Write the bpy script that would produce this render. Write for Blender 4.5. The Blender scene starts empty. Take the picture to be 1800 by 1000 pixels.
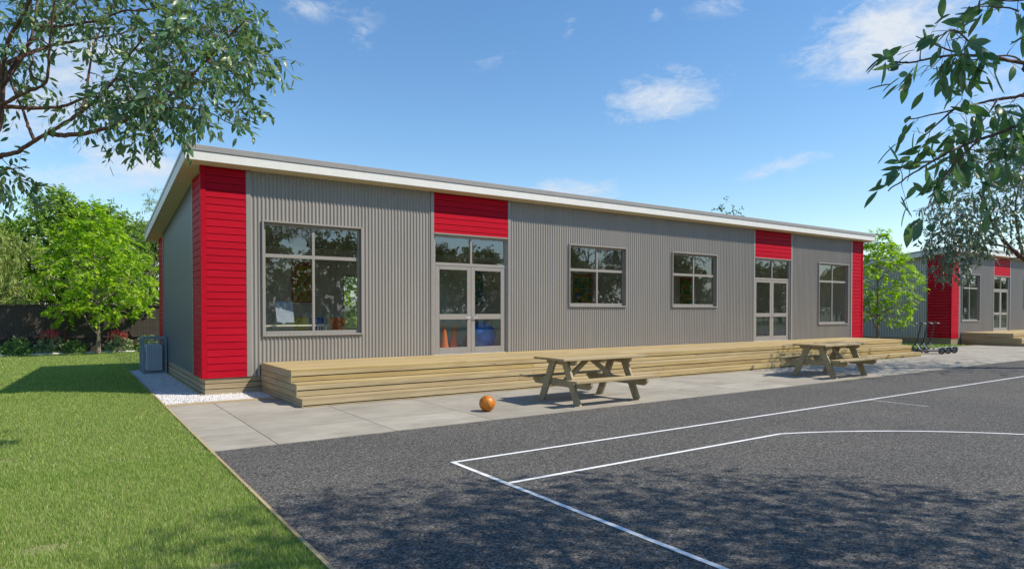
import bpy, math, random
import numpy as np
from mathutils import Vector, Matrix, Euler
R = math.radians
SC = bpy.context.scene
COL = SC.collection
random.seed(7)
RNG = np.random.default_rng(7)

# ------------------------------------------------------------------ camera
CAM = np.array([-2.0952, -13.383, 1.6]); YAW = 0.600391; PIT = -0.0164155; FPX = 1138.669; PPY = 565.238
cd = bpy.data.cameras.new('camera'); cam = bpy.data.objects.new('camera', cd); COL.objects.link(cam)
cam.location = CAM; cam.rotation_euler = (math.pi/2 + PIT, 0, -YAW)
cd.sensor_width = 36; cd.lens = 36*FPX/1800; cd.shift_y = (PPY-500)/1800
cd.clip_start = 0.05; cd.clip_end = 6000
SC.camera = cam
SC.render.resolution_x, SC.render.resolution_y = 1024, 568

# ------------------------------------------------------------------ light
SUN_EL = R(48.7); SUN_DIR = Vector((.725*math.cos(SUN_EL), -.689*math.cos(SUN_EL), math.sin(SUN_EL))).normalized()
sl = bpy.data.lights.new('sun', 'SUN'); so = bpy.data.objects.new('sun', sl); COL.objects.link(so)
sl.energy = 4.8; sl.angle = R(0.5); sl.color = (1, .92, .79)
so.rotation_euler = SUN_DIR.to_track_quat('Z', 'Y').to_euler(); so.location = SUN_DIR*50

W = bpy.data.worlds.new('World'); SC.world = W; W.use_nodes = True
wn = W.node_tree.nodes; wl = W.node_tree.links; wn.clear()
def wnode(t, **k):
    n = wn.new(t)
    for a, b in k.items(): setattr(n, a, b)
    return n
sky = wnode('ShaderNodeTexSky', sky_type='NISHITA'); sky.sun_disc = False
sky.sun_elevation = SUN_EL; sky.sun_rotation = math.atan2(.725, -.689)
sky.air_density = 1.1; sky.dust_density = 0.0; sky.ozone_density = 2.0; sky.altitude = 0
bg = wnode('ShaderNodeBackground'); bg.inputs[1].default_value = 0.15
wo = wnode('ShaderNodeOutputWorld'); wl.new(bg.outputs[0], wo.inputs[0])
tc = wnode('ShaderNodeTexCoord')
fw = np.array([math.sin(YAW)*math.cos(PIT), math.cos(YAW)*math.cos(PIT), math.sin(PIT)])
rt = np.array([math.cos(YAW), -math.sin(YAW), 0.]); upv = np.cross(rt, fw)
def ray(px, py): return fw + rt*(px-900)/FPX + upv*(PPY-py)/FPX
def at(px, py, d): return Vector(CAM + ray(px, py)*d)      # a point at depth d metres along a sight line, used to survey limbs of the gums
def wmath(op, a, b=None, clamp=False):
    n = wnode('ShaderNodeMath', operation=op); n.use_clamp = clamp
    for i, v in enumerate((a, b)):
        if v is None: continue
        if isinstance(v, (int, float)): n.inputs[i].default_value = v
        else: wl.new(v, n.inputs[i])
    return n.outputs[0]
def wnoise(scale, detail, vec, rough=.6, dist=.0):
    mp = wnode('ShaderNodeMapping'); mp.inputs['Scale'].default_value = vec; wl.new(tc.outputs['Generated'], mp.inputs[0])
    n = wnode('ShaderNodeTexNoise'); n.inputs['Scale'].default_value = scale; n.inputs['Detail'].default_value = detail
    n.inputs['Roughness'].default_value = rough; n.inputs['Distortion'].default_value = dist
    wl.new(mp.outputs[0], n.inputs['Vector']); return n.outputs[0]
nz = wnoise(9, 10, (1, 1, 2.4), .68, .8); nz2 = wnoise(34, 6, (1, 1, 1.8), .65, 1.2)
nzz = wmath('ADD', wmath('MULTIPLY', nz, .7), wmath('MULTIPLY', nz2, .3))
total = None
# (azimuth from +Y towards +X, elevation, half width, half height, tilt, strength) of each cloud, in degrees
def azel(px, py):
    d = ray(px, py); return math.degrees(math.atan2(d[0], d[1])), math.degrees(math.asin(d[2]/np.linalg.norm(d)))
CLOUDS = [(47.2, 17.7, 6.6, 2.7, 9, 1.15), (62.5, 20.2, 6.0, 3.3, 10, 1.0), (67, 20.5, 7, 3.6, 15, .85), (57.4, 11.7, 4.6, 1.0, 10, .8), (71, 14, 7, 4, 10, .7),
          (42.2, 10.4, 3.4, 1.2, 5, 1.0), (38.6, 10.6, 3.6, 1.3, 0, .85), (5.7, 11.0, 5.6, 2.0, -3, 1.15), (1.2, 17, 8, 5, 0, .95), (-3, 13, 9, 2.6, 4, .95), (-1, 9.2, 9, 1.6, 3, .85),
          (17, 24, 5, 1.4, 0, .4), (21.6, 22.6, 3, 1.6, 70, .35), (39.4, 23.4, 1.6, 1.0, 70, .5), (47, 24, 1.4, .9, 60, .5), (33, 21, 3, 1.0, 10, .3), (53, 24.5, 5, 1.6, 0, .5),
          (80, 8, 14, 5, 0, .8), (-20, 10, 14, 7, 0, .9), (130, 14, 18, 6, 0, .8), (165, 9, 20, 5, 0, .9), (105, 12, 14, 6, 0, .7), (215, 20, 25, 9, 0, .9), (280, 16, 25, 8, 0, .9)]
for (az, el, hw, hh, tilt, st) in CLOUDS:
    a, e = R(az), R(el)
    c = Vector((math.sin(a)*math.cos(e), math.cos(a)*math.cos(e), math.sin(e)))
    u = Vector((math.cos(a), -math.sin(a), 0)); v = u.cross(c); t = R(tilt)
    u2 = u*math.cos(t)+v*math.sin(t); v2 = -u*math.sin(t)+v*math.cos(t)
    def dot(vec, k):
        n = wnode('ShaderNodeVectorMath', operation='DOT_PRODUCT'); wl.new(tc.outputs['Generated'], n.inputs[0])
        n.inputs[1].default_value = vec*k; return n.outputs['Value']
    x = dot(u2, 1/math.sin(R(hw))); y = dot(v2, 1/math.sin(R(hh))); z = dot(c, 1)
    r2 = wmath('ADD', wmath('MULTIPLY', x, x), wmath('MULTIPLY', y, y))
    m = wmath('MULTIPLY', wmath('SUBTRACT', 1, wmath('POWER', r2, .5), True), wmath('GREATER_THAN', z, 0))
    m = wmath('MULTIPLY', m, st)
    total = m if total is None else wmath('ADD', total, m)
sepz = wnode('ShaderNodeSeparateXYZ'); wl.new(tc.outputs['Generated'], sepz.inputs[0])
bank = wmath('MULTIPLY', wmath('SUBTRACT', 1, wmath('MULTIPLY', wmath('ABSOLUTE', sepz.outputs[2]), 9.5), True), 1.0)   # pale haze bank low over the horizon
cl = wmath('MULTIPLY', total, 1.02, False)
cl = wmath('ADD', cl, wmath('MULTIPLY', wmath('SUBTRACT', nzz, .54), 4.2))
cl = wmath('MULTIPLY', cl, wmath('MULTIPLY', total, 3.0, True))
cl = wmath('MULTIPLY', cl, .8, True)
cl = wmath('MAXIMUM', cl, wmath('MULTIPLY', bank, .9))
mixc = wnode('ShaderNodeMix', data_type='RGBA'); wl.new(cl, mixc.inputs[0])
hs = wnode('ShaderNodeHueSaturation'); hs.inputs['Saturation'].default_value = 1.2; hs.inputs['Value'].default_value = 1.0
wl.new(sky.outputs[0], hs.inputs['Color'])
wl.new(hs.outputs[0], mixc.inputs[6]); mixc.inputs[7].default_value = (4.3, 4.7, 5.2, 1)
wl.new(mixc.outputs[2], bg.inputs[0])

SC.view_settings.view_transform = 'Standard'; SC.view_settings.look = 'None'
SC.view_settings.exposure = 0.2; SC.view_settings.gamma = 1.0; SC.view_settings.use_curve_mapping = False
SC.render.engine = 'CYCLES'
SC.cycles.max_bounces = 8; SC.cycles.transparent_max_bounces = 12; SC.cycles.caustics_reflective = False; SC.cycles.caustics_refractive = False
try: SC.cycles.use_denoising = True
except Exception: pass

# ------------------------------------------------------------------ helpers
class MB:
    """collects faces of several shapes; build() links them as one mesh object"""
    def __init__(s): s.v = []; s.f = []; s.m = []
    def add(s, vs, fs, mi=0):
        n = len(s.v); s.v += [tuple(p) for p in vs]; s.f += [tuple(i+n for i in f) for f in fs]; s.m += [mi]*len(fs)
    def box(s, x0, x1, y0, y1, z0, z1, mi=0, b=0.0, M=None):
        if b > 0:
            vs = []; xs = (x0, x1); ys = (y0, y1); zs = (z0, z1)
            # chamfered box: 24 vertices
            def P(i, j, k, ax):
                p = [xs[i], ys[j], zs[k]]; sg = [1 if t == 0 else -1 for t in (i, j, k)]
                for a in range(3):
                    if a != ax: p[a] += sg[a]*b
                return p
            idx = {}
            for i in (0, 1):
                for j in (0, 1):
                    for k in (0, 1):
                        for ax in range(3): idx[i, j, k, ax] = len(vs); vs.append(P(i, j, k, ax))
            fs = []
            for ax in range(3):
                o = [a for a in range(3) if a != ax]
                for sd in (0, 1):
                    q = []
                    for (a, c) in ((0, 0), (1, 0), (1, 1), (0, 1)):
                        t = [0, 0, 0]; t[ax] = sd; t[o[0]] = a; t[o[1]] = c; q.append(idx[(*t, ax)])
                    flip = (sd == 0) ^ (ax == 1)
                    fs.append(q[::-1] if flip else q)
            for ax in range(3):   # edges along ax
                o = [a for a in range(3) if a != ax]
                for a in (0, 1):
                    for c in (0, 1):
                        t0 = [0]*3; t1 = [0]*3; t0[ax] = 0; t1[ax] = 1
                        for t in (t0, t1): t[o[0]] = a; t[o[1]] = c
                        q = [idx[(*t0, o[0])], idx[(*t1, o[0])], idx[(*t1, o[1])], idx[(*t0, o[1])]]
                        fs.append(q)
            for i in (0, 1):
                for j in (0, 1):
                    for k in (0, 1): fs.append([idx[i, j, k, a] for a in range(3)])
        else:
            vs = [(x, y, z) for x in (x0, x1) for y in (y0, y1) for z in (z0, z1)]
            fs = [(0, 1, 3, 2), (4, 6, 7, 5), (0, 4, 5, 1), (2, 3, 7, 6), (0, 2, 6, 4), (1, 5, 7, 3)]
        if M is not None: vs = [M @ Vector(p) for p in vs]
        s.add(vs, fs, mi)
    def tube(s, pts, rad, n=8, mi=0, cap=True):
        pts = [Vector(p) for p in pts]
        if not hasattr(rad, '__len__'): rad = [rad]*len(pts)
        ref = None; vs = []
        for i, p in enumerate(pts):
            t = (pts[min(i+1, len(pts)-1)]-pts[max(i-1, 0)])
            t = t.normalized() if t.length > 1e-9 else Vector((0, 0, 1))
            if ref is None: ref = t.orthogonal().normalized()
            a = ref - t*ref.dot(t); a = a.normalized() if a.length > 1e-6 else t.orthogonal().normalized(); ref = a
            b = t.cross(a)
            for k in range(n):
                w = 2*math.pi*k/n; vs.append(p+(a*math.cos(w)+b*math.sin(w))*rad[i])
        fs = [(i*n+k, i*n+(k+1) % n, (i+1)*n+(k+1) % n, (i+1)*n+k) for i in range(len(pts)-1) for k in range(n)]
        if cap: fs += [tuple(range(n-1, -1, -1)), tuple(range((len(pts)-1)*n, len(pts)*n))]
        s.add(vs, fs, mi)
    def lathe(s, prof, n=24, mi=0, M=None):      # profile (r, z) about z
        vs = [(r*math.cos(2*math.pi*k/n), r*math.sin(2*math.pi*k/n), z) for r, z in prof for k in range(n)]
        fs = [(i*n+k, i*n+(k+1) % n, (i+1)*n+(k+1) % n, (i+1)*n+k) for i in range(len(prof)-1) for k in range(n)]
        if M is not None: vs = [M @ Vector(p) for p in vs]
        s.add(vs, fs, mi)
    def prism(s, poly, a0, a1, axis='x', mi=0):  # polygon in the other two axes, extruded along axis
        def P(u, v, a): return {'x': (a, u, v), 'y': (u, a, v), 'z': (u, v, a)}[axis]
        n = len(poly); vs = [P(u, v, a0) for u, v in poly]+[P(u, v, a1) for u, v in poly]
        fs = [(i, (i+1) % n, (i+1) % n+n, i+n) for i in range(n)]+[tuple(range(n-1, -1, -1)), tuple(range(n, 2*n))]
        s.add(vs, fs, mi)
    def build(s, name, mats, parent=None, smooth=False, fixn=True, loc=None, rot=None):
        me = bpy.data.meshes.new(name); me.from_pydata(s.v, [], s.f)
        for m in (mats if isinstance(mats, (list, tuple)) else [mats]): me.materials.append(m)
        if any(s.m): me.polygons.foreach_set('material_index', s.m)
        if smooth: me.polygons.foreach_set('use_smooth', [True]*len(s.f))
        me.update()
        if fixn:
            import bmesh
            bm = bmesh.new(); bm.from_mesh(me); bmesh.ops.recalc_face_normals(bm, faces=bm.faces); bm.to_mesh(me); bm.free()
        return link(name, me, parent, loc, rot)
def link(name, me, parent=None, loc=None, rot=None):
    o = bpy.data.objects.new(name, me); COL.objects.link(o)
    if parent: o.parent = parent
    if loc: o.location = loc
    if rot: o.rotation_euler = rot
    return o
def npmesh(name, V, F, mats, parent=None, smooth=False, mi=None):
    me = bpy.data.meshes.new(name); V = np.asarray(V, np.float32); F = np.asarray(F, np.int32)
    me.vertices.add(len(V)); me.vertices.foreach_set('co', V.ravel())
    k = F.shape[1]; me.loops.add(F.size); me.loops.foreach_set('vertex_index', F.ravel())
    me.polygons.add(len(F)); me.polygons.foreach_set('loop_start', np.arange(0, F.size, k, dtype=np.int32))
    me.polygons.foreach_set('loop_total', np.full(len(F), k, np.int32))
    for m in (mats if isinstance(mats, (list, tuple)) else [mats]): me.materials.append(m)
    if mi is not None: me.polygons.foreach_set('material_index', mi.astype(np.int32))
    if smooth: me.polygons.foreach_set('use_smooth', np.ones(len(F), bool))
    me.update(calc_edges=True); me.validate()
    return link(name, me, parent)
def empty(name, loc=(0, 0, 0), rz=0):
    o = bpy.data.objects.new(name, None); COL.objects.link(o); o.location = loc; o.rotation_euler = (0, 0, rz); o.empty_display_size = .2
    return o
def tag(o, label=None, cat=None, group=None, kind=None):
    if label: o['label'] = label
    if cat: o['category'] = cat
    if group: o['group'] = group
    if kind: o['kind'] = kind
    return o
def copy_tree(o, parent=None):
    c = o.copy(); COL.objects.link(c)
    if parent: c.parent = parent
    for ch in list(o.children): copy_tree(ch, c)
    return c

# ------------------------------------------------------------------ materials
class NT:
    def __init__(s, name):
        s.m = bpy.data.materials.new(name); s.m.use_nodes = True; s.t = s.m.node_tree; s.t.nodes.clear()
        s.out = s.n('ShaderNodeOutputMaterial'); s.p = s.n('ShaderNodeBsdfPrincipled'); s.l(s.p.outputs[0], s.out.inputs[0])
    def n(s, t, **k):
        n = s.t.nodes.new(t)
        for a, b in k.items(): setattr(n, a, b)
        return n
    def l(s, a, b): s.t.links.new(a, b)
    def set(s, node, **k):
        for a, b in k.items(): node.inputs[a.replace('_', ' ')].default_value = b
    def coord(s, kind='Object', scale=(1, 1, 1), island=False):
        c = s.n('ShaderNodeTexCoord').outputs[kind]
        if island:
            g = s.n('ShaderNodeNewGeometry'); v = s.n('ShaderNodeVectorMath', operation='MULTIPLY_ADD')
            s.l(g.outputs['Random Per Island'], v.inputs[0]); v.inputs[1].default_value = (71.3, 37.7, 53.1); s.l(c, v.inputs[2]); c = v.outputs[0]
        mp = s.n('ShaderNodeMapping'); mp.inputs['Scale'].default_value = scale; s.l(c, mp.inputs[0]); return mp.outputs[0]
    def noise(s, vec, scale, detail=4, rough=.55, dist=0):
        n = s.n('ShaderNodeTexNoise'); s.set(n, Scale=scale, Detail=detail, Roughness=rough, Distortion=dist); s.l(vec, n.inputs['Vector']); return n.outputs[0]
    def ramp(s, fac, stops):
        r = s.n('ShaderNodeValToRGB'); s.l(fac, r.inputs[0]); e = r.color_ramp.elements
        while len(e) < len(stops): e.new(.5)
        for i, (p, c) in enumerate(stops): e[i].position = p; e[i].color = (*c, 1) if len(c) == 3 else c
        return r.outputs[0]
    def mix(s, fac, a, b, blend='MIX'):
        n = s.n('ShaderNodeMix', data_type='RGBA', blend_type=blend)
        for i, v in ((0, fac), (6, a), (7, b)):
            if isinstance(v, (int, float)): n.inputs[i].default_value = v
            elif isinstance(v, tuple): n.inputs[i].default_value = (*v, 1) if len(v) == 3 else v
            else: s.l(v, n.inputs[i])
        return n.outputs[2]
    def math(s, op, a, b=None, clamp=False):
        n = s.n('ShaderNodeMath', operation=op); n.use_clamp = clamp
        for i, v in enumerate((a, b)):
            if v is None: continue
            if isinstance(v, (int, float)): n.inputs[i].default_value = v
            else: s.l(v, n.inputs[i])
        return n.outputs[0]
    def rand(s): return s.n('ShaderNodeNewGeometry').outputs['Random Per Island']
    def base(s, c):
        if isinstance(c, tuple): s.p.inputs['Base Color'].default_value = (*c, 1)
        else: s.l(c, s.p.inputs['Base Color'])
    def rough(s, r):
        if isinstance(r, (int, float)): s.p.inputs['Roughness'].default_value = r
        else: s.l(r, s.p.inputs['Roughness'])
    def bump(s, h, strength=.3, dist=.01):
        b = s.n('ShaderNodeBump'); s.set(b, Strength=strength, Distance=dist); s.l(h, b.inputs['Height']); s.l(b.outputs[0], s.p.inputs['Normal'])

def plain(name, c, rough=.5, var=.08, scale=6, metal=0, spec=.5, bump=0):
    t = NT(name); v = t.coord(); n = t.noise(v, scale, 5)
    lo = tuple(x*(1-var) for x in c); hi = tuple(min(1, x*(1+var)) for x in c)
    t.base(t.ramp(n, [(.3, lo), (.7, hi)])); t.rough(rough)
    t.p.inputs['Metallic'].default_value = metal; t.p.inputs['Specular IOR Level'].default_value = spec
    if bump: t.bump(t.noise(v, scale*12, 3), bump, .004)
    return t.m
def wood(name, c1, c2, c3, rough=.65, island=True, gs=1.0, knots=True):
    t = NT(name); v = t.coord('Object', (1.1*gs, 22*gs, 22*gs), island)
    g = t.noise(v, 1.0, 6, .6, .9); v2 = t.coord('Object', (.35, 3.2, 3.2), island); g2 = t.noise(v2, 1.0, 3, .5, 1.5)
    f = t.math('ADD', t.math('MULTIPLY', g, .6), t.math('MULTIPLY', g2, .4))
    col = t.ramp(f, [(.33, c1), (.5, c2), (.66, c3)])
    k = t.n('ShaderNodeMapRange'); t.l(t.rand(), k.inputs[0]); k.inputs[3].default_value = .88; k.inputs[4].default_value = 1.10
    hv = t.n('ShaderNodeHueSaturation'); t.l(col, hv.inputs['Color']); t.l(k.outputs[0], hv.inputs['Value'])
    sx = t.n('ShaderNodeMapRange'); t.l(t.math('FRACT', t.math('MULTIPLY', t.rand(), 7.31)), sx.inputs[0]); sx.inputs[3].default_value = .8; sx.inputs[4].default_value = 1.12
    t.l(sx.outputs[0], hv.inputs['Saturation'])
    t.base(hv.outputs[0]); t.rough(rough); t.bump(g, .25, .003); t.p.inputs['Specular IOR Level'].default_value = .3
    return t.m
M = {}
M['pine'] = wood('treated_pine', (.30, .212, .092), (.405, .30, .136), (.49, .375, .18))
M['pine_grey'] = wood('weathered_pine', (.24, .185, .095), (.36, .28, .15), (.45, .365, .21))
M['plinth'] = wood('plinth_pine', (.25, .19, .105), (.36, .28, .155), (.45, .36, .21))
# corrugated steel
t = NT('corrugated_steel'); v = t.coord('Object', (1, 1, .12)); n = t.noise(v, 3, 5); n2 = t.noise(t.coord('Object', (13, 13, .5)), 1, 4)
t.base(t.ramp(t.math('ADD', t.math('MULTIPLY', n, .6), t.math('MULTIPLY', n2, .4)), [(.3, (.255, .232, .207)), (.7, (.308, .284, .256))])); t.rough(.42); t.p.inputs['Specular IOR Level'].default_value = .5
M['steel'] = t.m
M['trim'] = plain('grey_trim', (.27, .25, .228), .4, .05)
M['frame'] = plain('window_aluminium', (.29, .265, .24), .38, .04)
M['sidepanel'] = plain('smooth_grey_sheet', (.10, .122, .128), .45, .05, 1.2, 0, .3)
t = NT('red_weatherboard'); n = t.noise(t.coord('Object', (1.2, 1.2, 8), True), 2, 5); rr = t.rand()
c = t.ramp(n, [(.3, (.40, .006, .018)), (.7, (.46, .008, .023))])
hv = t.n('ShaderNodeHueSaturation'); k = t.n('ShaderNodeMapRange'); t.l(rr, k.inputs[0]); k.inputs[3].default_value = .93; k.inputs[4].default_value = 1.05
t.l(k.outputs[0], hv.inputs['Value']); t.l(c, hv.inputs['Color']); t.base(hv.outputs[0]); t.rough(.5); t.p.inputs['Specular IOR Level'].default_value = .05; t.bump(t.noise(t.coord('Object', (2, 2, 40)), 6, 4), .12, .002)
M['red'] = t.m
M['fascia'] = plain('white_fascia', (.72, .70, .65), .45, .04)
M['soffit'] = plain('cream_soffit', (.60, .53, .38), .6, .04)
M['roof'] = plain('grey_roof_steel', (.30, .285, .265), .4, .05)
M['dark'] = plain('black_gap', (.012, .012, .013), .8, .1)  # near-black that puts the shade of gaps into the colour
M['innerwall'] = plain('painted_inner_wall', (.87, .88, .87), .7, .03)
M['carpet'] = plain('room_floor', (.58, .46, .32), .9, .15, 30)
M['white'] = plain('white_plastic', (.75, .76, .78), .35, .03)
M['palegrey'] = plain('pale_grey_plastic', (.30, .34, .41), .35, .03)
M['blue'] = plain('blue_plastic', (.02, .10, .50), .35, .05)
M['yellow'] = plain('yellow_plastic', (.55, .48, .05), .4, .05)
M['orange'] = plain('orange_plastic', (.65, .16, .03), .4, .05)
M['redplastic'] = plain('red_rubber', (.5, .03, .03), .4, .05)
M['greenplastic'] = plain('green_paint', (.08, .35, .08), .5, .05)
M['tealpaper'] = plain('teal_paper', (.02, .30, .33), .7, .05)
M['paper'] = plain('cream_paper', (.75, .70, .5), .8, .05)
M['black'] = plain('black_metal', (.018, .019, .022), .38, .2)
M['rubber'] = plain('black_rubber', (.014, .014, .015), .75, .2)
M['silver'] = plain('silver_metal', (.62, .63, .65), .25, .05, 6, 1.0)
M['rimgrey'] = plain('dull_rim', (.16, .16, .165), .4, .1, 6, .6)
M['cage'] = plain('blue_grey_cage', (.22, .27, .32), .4, .06)
M['unit'] = plain('pale_grey_unit', (.60, .66, .72), .5, .05)
t = NT('white_line_paint'); v = t.coord(); t.base(t.mix(.75, t.ramp(t.noise(v, 90, 3, .7), [(.40, (.30, .30, .295)), (.52, (.80, .80, .785))]), t.ramp(t.noise(v, 2.5, 4, .6), [(.35, (.62, .62, .61)), (.6, (.82, .82, .81))]))); t.rough(.7); M['line'] = t.m
M['stone'] = plain('white_stone_edging', (.55, .53, .48), .7, .1, 8)
M['fence'] = plain('dark_stained_fence', (.045, .034, .026), .7, .3, 5)
# glass: a thin pane that lets light through and mirrors what stands opposite
t = NT('window_glass'); t.t.nodes.remove(t.p)
tr = t.n('ShaderNodeBsdfTransparent'); tr.inputs[0].default_value = (.95, .97, .96, 1)
gl = t.n('ShaderNodeBsdfGlossy'); gl.inputs['Roughness'].default_value = .0; gl.inputs[0].default_value = (.95, .97, 1, 1)
ge = t.n('ShaderNodeNewGeometry'); dp = t.n('ShaderNodeVectorMath', operation='DOT_PRODUCT'); t.l(ge.outputs['Normal'], dp.inputs[0]); t.l(ge.outputs['Incoming'], dp.inputs[1])
co = t.math('ABSOLUTE', dp.outputs['Value']); F0 = .10     # Schlick reflectance, the same from either side of the pane
fres = t.math('ADD', t.math('MULTIPLY', t.math('POWER', t.math('SUBTRACT', 1.0, co, True), 5.0), 1-F0), F0)
v = t.coord('Object'); b = t.n('ShaderNodeBump'); t.set(b, Strength=.025, Distance=.02); t.l(t.noise(v, 1.4, 2), b.inputs['Height']); t.l(b.outputs[0], gl.inputs['Normal'])
f2 = t.math('ADD', t.math('MULTIPLY', fres, 1.5), .005, True)
ms = t.n('ShaderNodeMixShader'); t.l(f2, ms.inputs[0]); t.l(tr.outputs[0], ms.inputs[1]); t.l(gl.outputs[0], ms.inputs[2]); t.l(ms.outputs[0], t.out.inputs[0])
M['glass'] = t.m
# asphalt
t = NT('asphalt'); v = t.coord('Object'); vo = t.n('ShaderNodeTexVoronoi'); t.set(vo, Scale=105.0); t.l(v, vo.inputs['Vector'])
sp = t.n('ShaderNodeSeparateColor'); t.l(vo.outputs['Color'], sp.inputs[0])
n1 = t.noise(v, 44, 3, .7); n2 = t.noise(v, .45, 5, .65); n4 = t.noise(t.coord('Object', (1, 1.6, 1)), 26, 2, .7)
f = t.math('ADD', t.math('MULTIPLY', sp.outputs[0], .55), t.math('ADD', t.math('MULTIPLY', t.math('SUBTRACT', n1, .5), 1.3), .22))
c = t.ramp(f, [(.10, (.009, .009, .010)), (.36, (.060, .058, .055)), (.62, (.128, .123, .115)), (.95, (.27, .26, .24))])
c = t.mix(.6, c, t.ramp(n2, [(.35, (.82, .82, .84)), (.65, (1.12, 1.11, 1.08))]), 'MULTIPLY')
c = t.mix(.9, c, t.ramp(n4, [(.34, (.72, .72, .72)), (.5, (1.0, .985, .96)), (.66, (1.32, 1.29, 1.24))]), 'MULTIPLY')
t.base(c); t.rough(.85); t.bump(f, .6, .012); t.p.inputs['Specular IOR Level'].default_value = .25
M['asphalt'] = t.m
# concrete
t = NT('concrete'); v = t.coord('Object', (1, 1, 1), True); n1 = t.noise(t.coord('Object', (.8, 9, 1), True), 2.2, 6, .62, .4); n2 = t.noise(v, 1.3, 5, .6); n3 = t.noise(v, 90, 2)
f = t.math('ADD', t.math('MULTIPLY', n1, .45), t.math('ADD', t.math('MULTIPLY', n2, .4), t.math('MULTIPLY', n3, .15)))
c = t.ramp(f, [(.36, (.235, .212, .172)), (.5, (.335, .305, .25)), (.64, (.42, .388, .325))])
k = t.n('ShaderNodeMapRange'); t.l(t.rand(), k.inputs[0]); k.inputs[3].default_value = .90; k.inputs[4].default_value = 1.06
hv = t.n('ShaderNodeHueSaturation'); t.l(c, hv.inputs['Color']); t.l(k.outputs[0], hv.inputs['Value'])
t.base(hv.outputs[0]); t.rough(.8); t.bump(n3, .15, .003); t.p.inputs['Specular IOR Level'].default_value = .3
M['concrete'] = t.m
# soil under the grass
t = NT('turf_soil'); v = t.coord('Object'); n = t.noise(v, 3, 6); n2 = t.noise(v, 40, 3)
t.base(t.mix(.5, t.ramp(n, [(.3, (.035, .055, .014)), (.7, (.07, .095, .025))]), t.ramp(n2, [(.3, (.05, .07, .02)), (.7, (.10, .14, .035))]))); t.rough(.95)
M['soil'] = t.m
def leafmat(name, cols, rough=.42, trans=.35, back=None, spec=.5):
    t = NT(name); t.p.inputs['Specular IOR Level'].default_value = spec
    c = t.ramp(t.rand(), cols)
    if back:
        g = t.n('ShaderNodeNewGeometry'); c = t.mix(t.math('MULTIPLY', g.outputs['Backfacing'], .75), c, back)
    t.base(c); t.rough(rough)
    tl = t.n('ShaderNodeBsdfTranslucent'); tcol = t.mix(1, c, (1.5, 1.7, .6), 'MULTIPLY'); t.l(tcol, tl.inputs[0])
    ms = t.n('ShaderNodeMixShader'); ms.inputs[0].default_value = trans
    t.l(t.p.outputs[0], ms.inputs[1]); t.l(tl.outputs[0], ms.inputs[2]); t.l(ms.outputs[0], t.out.inputs[0]); return t.m
M['gum'] = leafmat('gum_leaf', [(0, (.04, .105, .048)), (.5, (.08, .18, .072)), (.85, (.15, .26, .10)), (1, (.30, .33, .15))], .36, .3, (.15, .22, .15))
M['gumnear'] = leafmat('near_gum_leaf', [(0, (.05, .13, .06)), (.5, (.09, .19, .085)), (1, (.16, .27, .12))], .34, .45, (.13, .19, .14))
M['gumgrey'] = leafmat('grey_gum_leaf', [(0, (.06, .105, .07)), (.5, (.11, .17, .115)), (.9, (.19, .26, .18)), (1, (.40, .42, .34))], .32, .16, (.17, .21, .17))
M['maple'] = leafmat('maple_leaf', [(0, (.15, .30, .010)), (.5, (.29, .45, .018)), (1, (.46, .58, .035))], .5, .45)
M['darkleaf'] = leafmat('evergreen_leaf', [(0, (.035, .075, .02)), (.5, (.075, .14, .035)), (1, (.14, .22, .055))], .5, .25)
M['midleaf'] = leafmat('broadleaf_leaf', [(0, (.10, .19, .025)), (.5, (.21, .34, .045)), (1, (.33, .46, .08))], .5, .3)
M['willow'] = leafmat('willow_leaf', [(0, (.13, .19, .03)), (.5, (.24, .32, .065)), (1, (.37, .43, .12))], .5, .3)
M['shrub'] = leafmat('shrub_leaf', [(0, (.08, .17, .035)), (.5, (.17, .30, .07)), (1, (.30, .44, .13))], .45, .25)
M['sage'] = leafmat('sage_leaf', [(0, (.16, .23, .11)), (.5, (.32, .41, .21)), (1, (.46, .54, .32))], .5, .25)
M['redflower'] = leafmat('red_flower', [(0, (.45, .03, .06)), (.5, (.62, .07, .12)), (1, (.72, .18, .2))], .6, .3)
M['blossom'] = leafmat('gum_blossom', [(0, (.50, .47, .40)), (1, (.75, .72, .64))], .7, .3)
M['grass'] = leafmat('grass_blade', [(0, (.13, .205, .045)), (.45, (.25, .35, .085)), (.85, (.37, .46, .14)), (1, (.58, .53, .25))], .55, .35, None, .25)
t = NT('gum_bark'); v = t.coord('Object', (6, 6, 1.2)); n = t.noise(v, 3, 6, .65, 1.2)
t.base(t.ramp(n, [(.32, (.045, .022, .016)), (.5, (.13, .062, .04)), (.68, (.25, .13, .085))])); t.rough(.75); t.bump(n, .4, .01); M['gumbark'] = t.m
t = NT('grey_bark'); v = t.coord('Object', (5, 5, 1.5)); n = t.noise(v, 4, 6, .65, 1)
t.base(t.ramp(n, [(.32, (.09, .065, .045)), (.5, (.20, .155, .11)), (.68, (.33, .27, .20))])); t.rough(.85); t.bump(n, .5, .01); M['bark'] = t.m
t = NT('pebble'); t.base(t.ramp(t.rand(), [(0, (.42, .39, .38)), (.3, (.62, .59, .57)), (1, (.80, .78, .76))])); t.rough(.7); M['pebble'] = t.m
t = NT('basketball_rubber'); t.base(t.ramp(t.noise(t.coord(), 60, 2), [(.3, (.52, .15, .006)), (.7, (.62, .20, .010))])); t.rough(.42); t.bump(t.n('ShaderNodeTexVoronoi').outputs[0], 0, .001); M['ball'] = t.m
M['seam'] = plain('ball_seam', (.06, .025, .008), .5, .1)
M['gymblue'] = plain('gym_ball_blue', (.02, .13, .55), .3, .04)

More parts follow.
